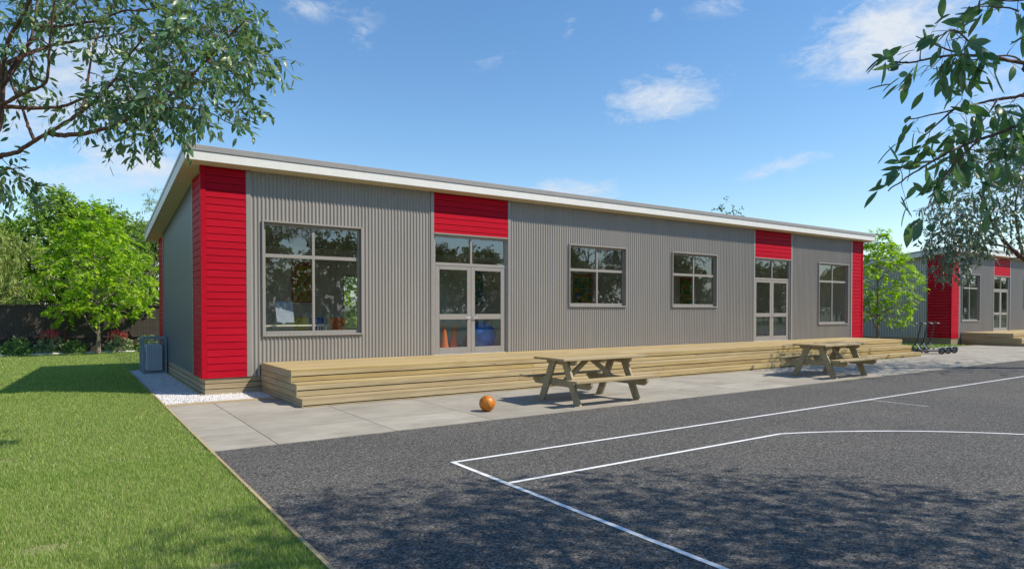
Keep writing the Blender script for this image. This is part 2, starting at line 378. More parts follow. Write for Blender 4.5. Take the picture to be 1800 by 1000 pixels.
# ------------------------------------------------------------------ ground, court, path
def sheet(name, x0, x1, y0, y1, z, m, kind='structure'):
    b = MB(); b.add([(x0, y0, z), (x1, y0, z), (x1, y1, z), (x0, y1, z)], [(0, 1, 2, 3)])
    return tag(b.build(name, m, fixn=False), kind=kind)
sheet('ground', -3000, 3000, -3000, 3000, 0, M['soil'])
t = NT('lawn_thatch'); v = t.coord('Object'); t.base(t.mix(.5, t.ramp(t.noise(v, 2.2, 6), [(.3, (.12, .15, .045)), (.7, (.22, .24, .08))]), t.ramp(t.noise(v, 60, 3), [(.3, (.16, .15, .06)), (.7, (.32, .28, .13))]))); t.rough(.95)
sheet('lawn', -40, -.795, -14, 15.7, .003, t.m)
LE = -.765; PY0, PY1 = -5.445, -1.22
sheet('asphalt_court', LE, 62, -22, PY0, .008, M['asphalt'])
b = MB(); b.add([(LE, PY0, .006), (62, PY0, .006), (62, -.72, .006), (LE, -.72, .006)], [(0, 1, 2, 3)])
tag(b.build('path_bed', M['dark'], fixn=False), kind='structure')
b = MB(); ys = [PY0, -4.45, -2.85, PY1]; xs = [LE]+[-.05+1.525*i for i in range(0, 41)]
g = .0035
for i in range(len(xs)-1):
    for j in range(3):
        x0, x1 = xs[i]+g*1.6, xs[i+1]-g*1.6; y0 = ys[j]+(g*.5 if j else 0); y1 = ys[j+1]-(g*.5 if j < 2 else 0)
        if j == 2 and x0 > 22.7: y1 = -.72
        if j == 2 and x1 < 1.6: y1 = -1.325
        b.box(x0, x1, y0, y1, .0065, .016)
tag(b.build('concrete_path', M['concrete']), kind='structure')
# court markings
b = MB(); zl = .012; lw = .05
def strip(x0, x1, y0, y1): b.add([(x0, y0, zl), (x1, y0, zl), (x1, y1, zl), (x0, y1, zl)], [(0, 1, 2, 3)])
strip(1.205, 30, -7.455, -7.405); strip(1.205, 1.255, -21, -7.455); strip(1.255, 5.5, -8.465, -8.415)
strip(9.71, 9.732, -8.42, -7.455)
arc = []
cx, cy, rad = 3.544, -13.951, 5.849
for k in range(49):
    a = R(70.5-k*1.75); arc.append((cx+rad*math.cos(a)*1.0, cy+rad*math.sin(a)))
n0 = len(b.v)
for k in range(len(arc)):
    x, y = arc[k]; d = Vector((x-cx, y-cy)).normalized()
    b.v += [(x-d.x*.025, y-d.y*.025, zl), (x+d.x*.025, y+d.y*.025, zl)]
for k in range(len(arc)-1): b.f.append((n0+2*k, n0+2*k+1, n0+2*k+3, n0+2*k+2)); b.m.append(0)
tag(b.build('court_markings', M['line'], fixn=False), kind='structure')
# timber edging of lawn and gravel
b = MB(); b.box(LE-.028, LE-.001, -22, 6.6, -.05, .028)
b2 = MB(); b2.box(LE, 1.03, -1.32, -1.15, -.02, .03, b=.004); b2.box(-.045, -.022, -.045, 6.6, -.02, .03)
o = b2.build('timber_edging', M['pine']); tag(o, 'flat timber edging board between the white gravel and the concrete path', 'edging')
b = MB(); b.box(-22, 6.6, -.0135, .0135, -.05, .028)
o = b.build('timber_edging', M['pine']); o.rotation_euler = (0, 0, R(90)); o.location = (LE-.0145, 0, 0)
tag(o, 'long thin timber edging strip between the lawn and the dark court', 'edging')

# ------------------------------------------------------------------ pebbles
ico = []
for i in range(6):
    ico.append([(1, 0, 0), (-1, 0, 0), (0, 1, 0), (0, -1, 0), (0, 0, 1), (0, 0, -1)][i])
ico = np.array(ico, float); icof = np.array([(0, 2, 4), (2, 1, 4), (1, 3, 4), (3, 0, 4), (2, 0, 5), (1, 2, 5), (3, 1, 5), (0, 3, 5)])
def scatter(base, faces, pos, scale, rots):
    n = len(pos); V = base[None]*scale[:, None, :]
    V = np.einsum('nij,nkj->nki', rots, V)+pos[:, None, :]
    F = faces[None]+(np.arange(n)*len(base))[:, None, None]
    return V.reshape(-1, 3), F.reshape(-1, faces.shape[1])
def randrot(n):
    q = RNG.normal(size=(n, 4)); q /= np.linalg.norm(q, axis=1)[:, None]; w, x, y, z = q.T
    return np.stack([np.stack([1-2*(y*y+z*z), 2*(x*y-z*w), 2*(x*z+y*w)], -1), np.stack([2*(x*y+z*w), 1-2*(x*x+z*z), 2*(y*z-x*w)], -1),
                     np.stack([2*(x*z-y*w), 2*(y*z+x*w), 1-2*(x*x+y*y)], -1)], 1)
n1 = 15000; n2 = 5200
P = np.concatenate([np.stack([RNG.uniform(LE+.01, -.05, n1), RNG.uniform(-1.14, 6.6, n1), RNG.uniform(.0, .014, n1)], -1),
                    np.stack([RNG.uniform(-.05, 1.03, n2), RNG.uniform(-1.14, -.05, n2), RNG.uniform(.0, .014, n2)], -1)])
S = RNG.uniform(.009, .017, (len(P), 1))*np.array([[1, 1, .7]])*RNG.uniform(.8, 1.2, (len(P), 3))
V, F = scatter(ico, icof, P, S, randrot(len(P)))
tag(npmesh('gravel', V, F, M['pebble']), 'white decorative gravel strip round the base of the building', 'gravel', kind='stuff')
b = MB(); b.add([(LE, PY1+.085, .005), (1.04, PY1+.085, .005), (1.04, 0, .005), (0, 0, .005), (0, 6.6, .005), (LE, 6.6, .005)], [(0, 1, 2, 3, 4, 5)])
tag(b.build('gravel_bed', M['pebble'], fixn=False), kind='structure')

# ------------------------------------------------------------------ grass
def grass(n, fx, fy, hmin, hmax, wmin, wmax, seed):
    g = np.random.default_rng(seed); x, y = fx(g, n), None
    y = fy(g, n); x, y = (x(y) if callable(x) else x), y
    n = len(y); h = g.uniform(hmin, hmax, n); w = g.uniform(wmin, wmax, n); a = g.uniform(0, 2*np.pi, n); ln = g.normal(0, .35, (n, 2))*h[:, None]
    pt = g.random(n) ; h *= (.75+.5*pt)
    c, s = np.cos(a)*w*.5, np.sin(a)*w*.5
    z0 = np.full(n, -.003)
    A = np.stack([x-c, y-s, z0], -1); B = np.stack([x+c, y+s, z0], -1)
    mx, my = x+ln[:, 0]*.35, y+ln[:, 1]*.35
    Cc = np.stack([mx+c*.7, my+s*.7, h*.6], -1); Dd = np.stack([mx-c*.7, my-s*.7, h*.6], -1)
    Tt = np.stack([x+ln[:, 0], y+ln[:, 1], h], -1)
    V = np.stack([A, B, Cc, Dd, Tt], 1).reshape(-1, 3); i = np.arange(n)*5
    F = np.concatenate([np.stack([i, i+1, i+2], -1), np.stack([i, i+2, i+3], -1), np.stack([i+3, i+2, i+4], -1)])
    return V, F
def bare(x, y):   # a few worn spots
    m = np.zeros(len(x), bool)
    for (a, c, r) in ((-1.35, -9.1, .10), (-2.25, -8.05, .09), (-1.62, -9.35, .07), (-2.7, -4.7, .1)):
        m |= (((x-a)/1.6)**2+(y-c)**2 < r*r)
    return m
def gfield(n, y0, y1, h, w, seed, pw=1.0, xl=None):
    g = np.random.default_rng(seed); y = y0+(y1-y0)*g.random(n)**pw
    xmin = np.interp(y, [-12, -8.3, 2.5, 16], [-2.4, -2.9, -3.6, -5.2])
    x = xmin+(LE-.03-xmin)*g.random(n)
    k = ~(bare(x, y) & (g.random(len(x)) < .8)); x, y = x[k], y[k]
    return grass(len(x), lambda g2, m: x, lambda g2, m: y, h[0], h[1], w[0], w[1], seed+1)
VV = []; FF = []; off = 0
for args in ((120000, -10.6, -5.5, (.022, .05), (.003, .0055), 1, 1.25), (80000, -6, 1.5, (.022, .048), (.004, .008), 2, 1.1), (80000, 1.0, 15.9, (.022, .05), (.007, .014), 3, 1.2)):
    V, F = gfield(args[0], args[1], args[2], args[3], args[4], args[5], args[6]); VV.append(V); FF.append(F+off); off += len(V)
# lawn behind the house line, between the buildings and wide left
for (n, x0, x1, y0, y1, hh, ww) in ((14000, -.8, 2, 6.9, 15.9, (.03, .06), (.012, .02)), (9000, 24, 32, -.7, 7, (.04, .08), (.02, .035)), (16000, -14, -3.4, -14, 15.9, (.03, .06), (.015, .03))):
    g = np.random.default_rng(n); x = g.uniform(x0, x1, n); y = g.uniform(y0, y1, n)
    V, F = grass(n, lambda g2, m: x, lambda g2, m: y, hh[0], hh[1], ww[0], ww[1], n); VV.append(V); FF.append(F+off); off += len(V)
tag(npmesh('lawn_grass', np.concatenate(VV), np.concatenate(FF), M['grass']), 'mown green lawn grass', 'grass', kind='stuff')

# ------------------------------------------------------------------ classroom building
LX, DY = 23.88, 6.9
ZB, ZT, ZD = .321, 4.31, .585
SL = .112
def zs(y): return ZT+.023-SL*y                 # underside of the roof
bld = tag(empty('classroom_building', (0, 0, 0)), 'long grey corrugated classroom with red boarded corners, behind the picnic tables', 'building', 'classroom buildings')
OPEN = [('w', 1.08, 3.13, 1.105, 3.38), ('d', 4.87, 6.93, ZD, 3.38), ('w', 8.89, 10.97, 1.72, 3.37), ('w', 12.885, 14.95, 1.72, 3.37), ('d', 16.94, 19.02, ZD, 3.38), ('w', 20.77, 22.82, 1.105, 3.38)]
PITCH = .0765
def corrug(mb, u0, u1, z0, z1, plane, n=10, amp=.0112, axis='x', ztop=None, sgn=-1):
    k = max(2, int((u1-u0)/PITCH*n)); us = np.linspace(u0, u1, k+1); vs = []; fs = []
    for u in us:
        y = plane+sgn*amp*math.sin(2*math.pi*u/PITCH); zt = ztop(u) if ztop else z1
        vs += [(u, y, z0), (u, y, zt)] if axis == 'x' else [(y, u, z0), (y, u, zt)]
    for i in range(k): fs.append((2*i, 2*i+2, 2*i+3, 2*i+1))
    mb.add(vs, fs)
segs = [(.86, 4.79), (7.01, 16.86), (19.10, 23.03)]
for (a, c) in segs:
    mb = MB(); ops = [o for o in OPEN if o[0] == 'w' and a < o[1] < c]; x = a
    for (_, x0, x1, z0, z1) in ops:
        corrug(mb, x, x0+.03, ZB, ZT+.03, -.012); corrug(mb, x0+.03, x1-.03, ZB, z0+.03, -.012); corrug(mb, x0+.03, x1-.03, z1-.03, ZT+.03, -.012); x = x1-.03
    corrug(mb, x, c, ZB, ZT+.03, -.012)
    mb.build('wall_cladding', M['steel'], bld, smooth=True, fixn=False)
# red boards
BP = .1375
def boards(mb, u0, u1, z0, z1, plane, axis='x', ztop=None):
    """lapped boards whose faces lie at `plane` and face -axis"""
    i0 = math.floor((z0-ZB)/BP); z = ZB+i0*BP
    while z < z1-.004:
        a, c = max(z, z0), min(z+BP-.009, z1)
        if c > a:
            prof = [(plane+.004, a), (plane+.012, c), (plane+.03, c), (plane+.03, a)]
            if ztop is None:
                mb.prism(prof, u0, u1, 'x') if axis == 'x' else mb.add(*yprism(prof, u0, u1))
            else:
                mb.add(*yprism(prof, u0, u1))
        z += BP
def yprism(prof, u0, u1):
    n = len(prof); vs = [(p, u0, z) for p, z in prof]+[(p, u1, z) for p, z in prof]
    return vs, [(i, (i+1) % n, (i+1) % n+n, i+n) for i in range(n)]+[tuple(range(n-1, -1, -1)), tuple(range(n, 2*n))]
def back(mb, u0, u1, z0, z1, y): mb.box(u0, u1, y, y+.012, z0, z1)
for (x0, x1, z0) in ((.062, .772, ZB), (4.875, 6.925, 3.41), (16.945, 19.015, 3.41), (23.108, 23.82, ZB)):
    mb = MB(); boards(mb, x0, x1, z0, ZT+.02, -.034); o = mb.build('red_cladding', M['red'], bld)
    mb = MB(); mb.box(x0-.004, x1+.004, -.004, .008, z0, ZT+.02); mb.build('cladding_backing', M['dark'], o)
# corner boards
for s, xc in ((1, 0), (-1, LX)):
    mb = MB(); x0, x1 = sorted((xc-s*.036, xc+s*.058)); mb.box(x0, x1, -.04, -.002, ZB-.004, ZT+.02, b=.002)
    x0, x1 = sorted((xc-s*.036, xc-s*.002)); mb.box(x0, x1, -.0015, .055, ZB-.004, ZT+.015, b=.002)
    mb.build('corner_board', M['red'], bld)
# side cladding, left (smooth sheet) and right
def side(xp, s, smooth):
    mb = MB()
    x0, x1 = sorted((xp, xp-s*.012))
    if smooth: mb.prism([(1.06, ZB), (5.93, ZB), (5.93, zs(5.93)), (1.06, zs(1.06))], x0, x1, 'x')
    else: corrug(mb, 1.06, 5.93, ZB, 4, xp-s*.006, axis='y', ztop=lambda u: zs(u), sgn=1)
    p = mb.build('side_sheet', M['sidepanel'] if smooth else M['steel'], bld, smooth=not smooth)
    for (y0, y1) in ((.058, .99), (6.0, DY)):
        mb = MB(); z = ZB
        while z < zs(y1)-.01:
            c = min(z+BP-.009, zs(y1)); 
            pr = [(xp-s*.034+s*.004, z), (xp-s*.034+s*.012, c), (xp-s*.002, c), (xp-s*.002, z)]
            mb.add(*yprism(pr, y0, y1)); z += BP
        mb.build('red_cladding', M['red'], bld)
    for yy in (1.025, 5.965): mb = MB(); x0, x1 = sorted((xp-s*.002, xp-s*.03)); mb.box(x0, x1, yy-.03, yy+.03, ZB, zs(yy+.03)); mb.build('side_trim', M['trim'], bld)
    return p
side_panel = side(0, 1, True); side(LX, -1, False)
# vertical flashings
for xx in (.775, 4.79, 6.93, 16.86, 19.02, 23.03):
    mb = MB(); w = .082
    mb.box(xx, xx+w, -.032, -.001, ZB, ZT+.01, b=.003); mb.build('flashing', M['trim'], bld)
# inner structure: front wall core with openings, ends, back wall with windows, floor
def tiling(mb, x0, x1, z0, z1, ops, y0, y1):
    x = x0
    for (a, c, p, q) in sorted(ops):
        mb.box(x, a, y0, y1, z0, z1); 
        if p > z0: mb.box(a, c, y0, y1, z0, p)
        if q < z1: mb.box(a, c, y0, y1, q, z1)
        x = c
    mb.box(x, x1, y0, y1, z0, z1)
mb = MB(); tiling(mb, .012, LX-.012, .31, 4.29, [o[1:] for o in OPEN], .014, .115); mb.build('front_wall', M['innerwall'], bld)
BOP = [(.3, 2.55, 1.0, 2.95), (5.15, 7.9, 1.0, 2.75), (11.7, 13.9, 1.0, 2.95), (16.5, 17.9, 1.0, 2.95), (18.4, 20.5, 1.0, 2.95)]  # back windows enlarged, and some added, to let more daylight into the rooms
mb = MB(); tiling(mb, .012, LX-.012, .31, 3.54, BOP, DY-.11, DY-.01); mb.build('back_wall', M['innerwall'], bld)
for xp, s in ((0, 1), (LX, -1)):
    mb = MB(); x0, x1 = sorted((xp+s*.002, xp+s*.011)); mb.prism([(.014, .31), (DY-.01, .31), (DY-.01, zs(DY)-.03), (.014, zs(0)-.03)], x0, x1, 'x'); mb.build('end_wall', M['innerwall'], bld)
mb = MB(); mb.box(.013, LX-.013, .116, DY-.112, .45, ZD-.006); mb.build('room_floor', M['carpet'], bld)
for xd in (8.1, 16.2):
    mb = MB(); mb.box(xd-.05, xd+.05, 3.6, DY-.113, ZD-.004, 3.4); mb.build('partition_wall', M['innerwall'], bld)
for (a, c, p, q) in BOP:
    mb = MB()
    for (x0, x1, z0, z1) in ((a+.001, a+.05, p, q), (c-.05, c-.001, p, q), (a+.051, c-.051, q-.05, q-.001), (a+.051, c-.051, p+.001, p+.05), ((a+c)/2-.025, (a+c)/2+.025, p+.051, q-.051)): mb.box(x0, x1, DY-.075, DY-.03, z0, z1)
    f = mb.build('back_window', M['frame'], bld)
    mb = MB(); mb.box(a+.051, c-.051, DY-.056, DY-.05, p+.051, q-.051); mb.build('pane', M['glass'], f)
# roof
OV = .33; y0, y1 = -OV, DY+OV-.03
zf = lambda y: 4.37-SL*(y+OV)
mb = MB(); mb.prism([(y0+.02, zf(y0+.02)), (y1-.02, zf(y1-.02)), (y1-.02, zf(y1)+.012), (y0+.02, zf(y0)+.012)], -OV+.02, LX+OV-.02, 'x'); mb.build('soffit', M['soffit'], bld)
mb = MB(); mb.prism([(y0+.02, zf(y0)+.014), (y1-.02, zf(y1)+.014), (y1-.02, zf(y1)+.24), (y0+.02, zf(y0)+.24)], -OV+.021, LX+OV-.021, 'x'); rf = mb.build('roof', M['roof'], bld)
mb = MB(); n = 150
mb = MB(); mb.box(-OV+.0, LX+OV, y0-.0, y0+.019, zf(y0)-.012, zf(y0)+.155, b=.003); mb.build('fascia', M['fascia'], bld)
mb = MB(); mb.box(-OV-.008, LX+OV+.008, y0-.016, y0+.06, zf(y0)+.158, zf(y0)+.268, b=.006); mb.build('roof_flashing', M['roof'], bld)
mb = MB(); mb.box(-OV, LX+OV, y1-.019, y1, zf(y1)-.012, zf(y1)+.2); mb.build('fascia', M['fascia'], bld)
for xa, xb in ((-OV-.002, -OV+.018), (LX+OV-.018, LX+OV+.002)):
    mb = MB(); mb.prism([(y0+.022, zf(y0)-.012), (y1-.022, zf(y1)-.012), (y1-.022, zf(y1)+.19), (y0+.022, zf(y0)+.19)], xa, xb, 'x'); mb.build('barge_board', M['fascia'], bld)
    mb = MB(); mb.prism([(y0+.061, zf(y0)+.195), (y1+.03, zf(y1)+.195), (y1+.03, zf(y1)+.268), (y0+.061, zf(y0)+.268)], xa-.008 if xa < 0 else xa, xb if xa < 0 else xb+.008, 'x'); mb.build('barge_flashing', M['roof'], bld)
mb = MB(); mb.box(-OV-.0035, -OV+.017, y0+.0195, y0+.0215, zf(y0), zf(y0)+.15); mb.build('dark_gap_strip', M['dark'], bld)  # black strip painting in the dark gap between fascia and barge board
# plinth boards
mb = MB()
for k in range(3): mb.box(.022, LX-.022, -.006 if k < 3 else 0, .02, .012+k*.104, .012+k*.104+.092, b=.003)
mb.build('base_board', M['plinth'], bld)
for xp in (.006, LX-.03):
    mb = MB()
    for k in range(3): mb.box(.021, DY-.02, -.012, .012, .012+k*.104, .012+k*.104+.092, b=.003)
    o = mb.build('base_board', M['plinth'], bld); o.rotation_euler = (0, 0, R(90)); o.location = (xp+.012, 0, 0)
mb = MB(); mb.box(.04, LX-.04, .0225, DY-.04, .001, .308); mb.build('base_frame', M['dark'], bld)
# windows
BAR = 2.705
def frame_bars(mb, bars, y0, y1, b=.003):
    for (x0, x1, z0, z1) in bars: mb.box(x0, x1, y0, y1, z0, z1, b=b)
def make_window(x0, x1, z0, z1):
    mb = MB(); e = .001
    # protruding box surround
    frame_bars(mb, [(x0-.012, x0+.022, z0-.012, z1+.012), (x1-.022, x1+.012, z0-.012, z1+.012), (x0+.0225, x1-.0225, z1-.022, z1+.012), (x0+.0225, x1-.0225, z0-.012, z0+.022)], -.055, .108)
    w = mb.build('window', M['frame'], bld)
    mb = MB(); a, c, p, q = x0+.0235, x1-.0235, z0+.0235, z1-.0235; m = (x0+x1)/2; f = .045
    frame_bars(mb, [(a, a+f, p, q), (c-f, c, p, q), (a+f+e, c-f-e, q-f, q), (a+f+e, c-f-e, p, p+f+.02), (m-.027, m+.027, p+f+.021, BAR-.037), (m-.027, m+.027, BAR+.037, q-f-e), (a+f+e, c-f-e, BAR-.036, BAR+.036)], .032, .085)
    mb.build('sash_frame', M['frame'], w)
    for (g0, g1, h0, h1) in ((a+f, m-.026, p+f, BAR-.034), (m+.026, c-f, p+f, BAR-.034), (a+f, m-.026, BAR+.034, q-f), (m+.026, c-f, BAR+.034, q-f)):
        mb = MB(); mb.add([(g0, .055, h0), (g1, .055, h0), (g1, .055, h1), (g0, .055, h1)], [(0, 1, 2, 3)]); mb.build('pane', M['glass'], w, fixn=False)
def make_door(x0, x1, z0, z1):
    mb = MB(); m = (x0+x1)/2; e = .001; DB = 2.70; f = .055
    a, c = x0+.012, x1-.012
    frame_bars(mb, [(a, a+f, z0, z1), (c-f, c, z0, z1), (a+f+e, c-f-e, z1-f, z1), (a+f+e, c-f-e, DB-.04, DB+.03), (m-.026, m+.026, DB+.031, z1-f-e)], .03, .105)
    mb.box(x0-.0, x1+.0, -.04, .05, z1+.002, z1+.028)
    fr = mb.build('door_frame', M['frame'], bld)
    for (g0, g1) in ((a+f, m-.025), (m+.025, c-f)):
        mb = MB(); mb.add([(g0, .06, DB+.029), (g1, .06, DB+.029), (g1, .06, z1-f), (g0, .06, z1-f)], [(0, 1, 2, 3)]); mb.build('pane', M['glass'], fr, fixn=False)
    for (l0, l1, hs) in ((a+f+.003, m-.003, 1), (m+.003, c-f-.003, -1)):
        mb = MB(); s = .105; t0, t1 = z0+.008, DB-.044
        frame_bars(mb, [(l0, l0+s, t0, t1), (l1-s, l1, t0, t1), (l0+s+e, l1-s-e, t1-.085, t1), (l0+s+e, l1-s-e, 1.40, 1.525), (l0+s+e, l1-s-e, t0, t0+.145)], .036, .078)
        lf = mb.build('door', M['frame'], bld)
        for (h0, h1) in ((t0+.144, 1.402), (1.523, t1-.084)):
            mb = MB(); mb.add([(l0+s-.002, .057, h0), (l1-s+.002, .057, h0), (l1-s+.002, .057, h1), (l0+s-.002, .057, h1)], [(0, 1, 2, 3)]); mb.build('pane', M['glass'], lf, fixn=False)
        hx = l1-.05 if hs == 1 else l0+.05
        mb = MB(); mb.tube([(hx, .037, 1.44), (hx, -.005, 1.44), (hx-hs*.11, -.005, 1.44)], .009, 6); mb.build('handle', M['silver'], lf)
for (k, x0, x1, z0, z1) in OPEN:
    (make_window if k == 'w' else make_door)(x0, x1, z0, z1)
# the second building, the same model further along
bld2 = copy_tree(bld); bld2.location = (31.9, 0, 0)
tag(bld2, 'second classroom beyond the scooters, partly hidden by tree leaves, at the right edge', 'building')
for ch in bld2.children:
    if ch.name.startswith('side_sheet') and ch.data == side_panel.data:
        mb = MB(); corrug(mb, 1.06, 5.93, ZB, 4, -.006, axis='y', ztop=lambda u: zs(u), sgn=1)
        t_ = mb.build('side_sheet', M['steel'], None, smooth=True); ch.data = t_.data; bpy.data.objects.remove(t_)

# ------------------------------------------------------------------ decks
def make_deck():
    root = empty('timber_deck', (0, 0, 0)); x0, x1 = 1.04, 22.63; st = [(-.035, -2.105, ZD), (-2.09, -2.42, .375), (-2.405, -2.745, .16)]
    rnd = random.Random(5)
    for i, (ya, yb, z) in enumerate(st):
        mb = MB(); zb = st[i+1][2] if i < 2 else 0.012
        # treads
        n = 14 if i == 0 else 2; w = (ya-.0 - yb)/n if i == 0 else (st[i-1][1]-yb)/n
        yt = ya if i == 0 else st[i-1][1]
        for k in range(n):
            q1 = yt-k*w; q0 = q1-w+.005; x = x0-.004
            while x < x1:
                xe = min(x+rnd.uniform(3.0, 5.4), x1+.004)
                if x1-xe < 1: xe = x1+.004
                mb.box(x, xe-.002, q0-(.005 if k == n-1 else 0), q1-.001, z-.028, z, b=.0025); x = xe
        # nosing board, and a board set back under it
        rows = [(z-.105, z-.0285, yb+.0), (zb+.004 if i < 2 else .018, z-.119, yb+.014)]
        for (z0_, z1_, yy) in rows:
            x = x0
            while x < x1:
                xe = min(x+rnd.uniform(3.4, 5.6), x1)
                if x1-xe < 1: xe = x1
                mb.box(x, xe-.002, yy, yy+.022, z0_, z1_, b=.003); x = xe
        o = mb.build('platform' if i == 0 else 'step', M['pine'], root)
    for xe in (x0-.002, x1-.02):       # end skirts: boards stepping down with the treads
        mb = MB()
        rows = [(.018, .075, -2.74), (.08, .13, -2.74), (.137, .235, -2.414), (.241, .345, -2.414), (.352, .45, -2.098), (.456, .556, -2.098)]
        for (za, zb_, yy) in rows:
            ym = rnd.uniform(-1.3, -.8)
            mb.box(yy, ym-.001, -.011, .011, za, zb_, b=.0025); mb.box(ym+.001, -.04, -.011, .011, za, zb_, b=.0025)
        o = mb.build('end_skirt', M['pine_grey'], root); o.rotation_euler = (0, 0, R(90)); o.location = (xe+.011, 0, 0)
    mb = MB(); mb.prism([(-.04, .012), (-2.71, .012), (-2.71, .125), (-2.39, .125), (-2.39, .34), (-2.07, .34), (-2.07, ZD-.03), (-.04, ZD-.03)], x0+.025, x1-.025, 'x'); mb.build('under_frame', M['dark'], root)
    return root
dk = tag(make_deck(), 'long pale timber deck with two steps, behind the picnic tables', 'deck', 'timber decks')
dk2 = copy_tree(dk); dk2.location = (31.9, 0, 0); tag(dk2, 'timber deck under the far classroom door, right edge of the photo', 'deck')

# ------------------------------------------------------------------ picnic tables
def beam(name, p0, p1, w, t, m, parent, roll=0):     # timber from p0 to p1, grain along its own x
    p0, p1 = Vector(p0), Vector(p1); d = p1-p0; L = d.length; mb = MB(); mb.box(0, L, -w/2, w/2, -t/2, t/2, b=.004)
    o = mb.build(name, m, parent); q = d.to_track_quat('X', 'Z'); o.rotation_mode = 'XYZ'
    o.rotation_euler = (q.to_matrix() @ Matrix.Rotation(roll, 3, 'X')).to_euler(); o.location = p0; return o
def make_table():
    root = empty('picnic_table', (0, 0, .016)); P_ = M['pine_grey']
    mb = MB(); n = 5; w = .17
    for k in range(n): mb.box(-.93, .97, -.425+k*w+.003, -.425+(k+1)*w-.003, .745, .785, b=.004)
    mb.build('tabletop', M['pine'], root)
    for s in (-1, 1):
        mb = MB()
        for k in range(2): mb.box(-.97, .97, s*.67-.13+k*.13+.003, s*.67-.13+(k+1)*.13-.003, .405, .447, b=.004)
        mb.build('seat', M['pine'], root)
    for x in (-.69, .69):
        for s in (-1, 1):
            # leg: slanted plank in the yz plane with level ends
            mb = MB(); yb, yt, hw = s*.50, s*.15, .078; x0, x1 = (x-.022, x+.022)
            mb.prism([(yb-hw, 0), (yb+hw, 0), (yt+hw, .742), (yt-hw, .742)], x0, x1, 'x'); mb.build('leg', P_, root)
        sg = 1 if x < 0 else -1
        mb = MB(); a = x+sg*.024; mb.prism([(-.39, .744), (-.39, .69), (-.33, .655), (.33, .655), (.39, .69), (.39, .744)], min(a, a+sg*.045), max(a, a+sg*.045), 'x'); mb.build('top_cleat', P_, root)
        mb = MB(); mb.prism([(-.80, .403), (-.80, .345), (-.72, .28), (.72, .28), (.80, .345), (.80, .403)], min(a, a+sg*.045), max(a, a+sg*.045), 'x'); mb.build('cross_rail', P_, root)
        beam('brace', (x+sg*.075, 0, .33), (sg*-.06, 0, .72), .09, .04, P_, root, R(90))
    mb = MB(); mb.box(-.055, .055, -.38, .38, .69, .7435, b=.004); mb.build('top_cleat', P_, root)
    return root
tb = make_table(); tb.location = (5.60, -4.60, .016); tag(tb, 'picnic table near the basketball, nearer of the two', 'picnic table', 'wooden picnic tables')
tb2 = copy_tree(tb); tb2.location = (13.43, -4.62, .016); tag(tb2, 'picnic table beside tree shadow, farther from the basketball', 'picnic table')

# ------------------------------------------------------------------ basketball
bb = empty('basketball', (3.36, -4.72, .016+.125)); Rb = .125
mb = MB(); mb.lathe([(max(1e-4, Rb*math.sin(math.pi*k/24)), -Rb*math.cos(math.pi*k/24)) for k in range(25)], 40); mb.build('ball_skin', M['ball'], bb, smooth=True)
mb = MB(); rot = Euler((R(65), R(15), R(40))).to_matrix()
def seam(f): mb.tube([rot @ Vector(f(2*math.pi*k/56)).normalized()*(Rb+.0002) for k in range(57)], .0026, 5, cap=False)
seam(lambda a: (math.cos(a), math.sin(a), 0)); seam(lambda a: (0, math.cos(a), math.sin(a)))
for s in (1, -1): seam(lambda a: (s*(.62+.16*math.cos(2*a)), .78*math.cos(a), .78*math.sin(a)))
mb.build('seam', M['seam'], bb, smooth=True); bb.rotation_euler = (0, 0, R(20))
tag(bb, 'orange basketball resting on the concrete path', 'basketball')

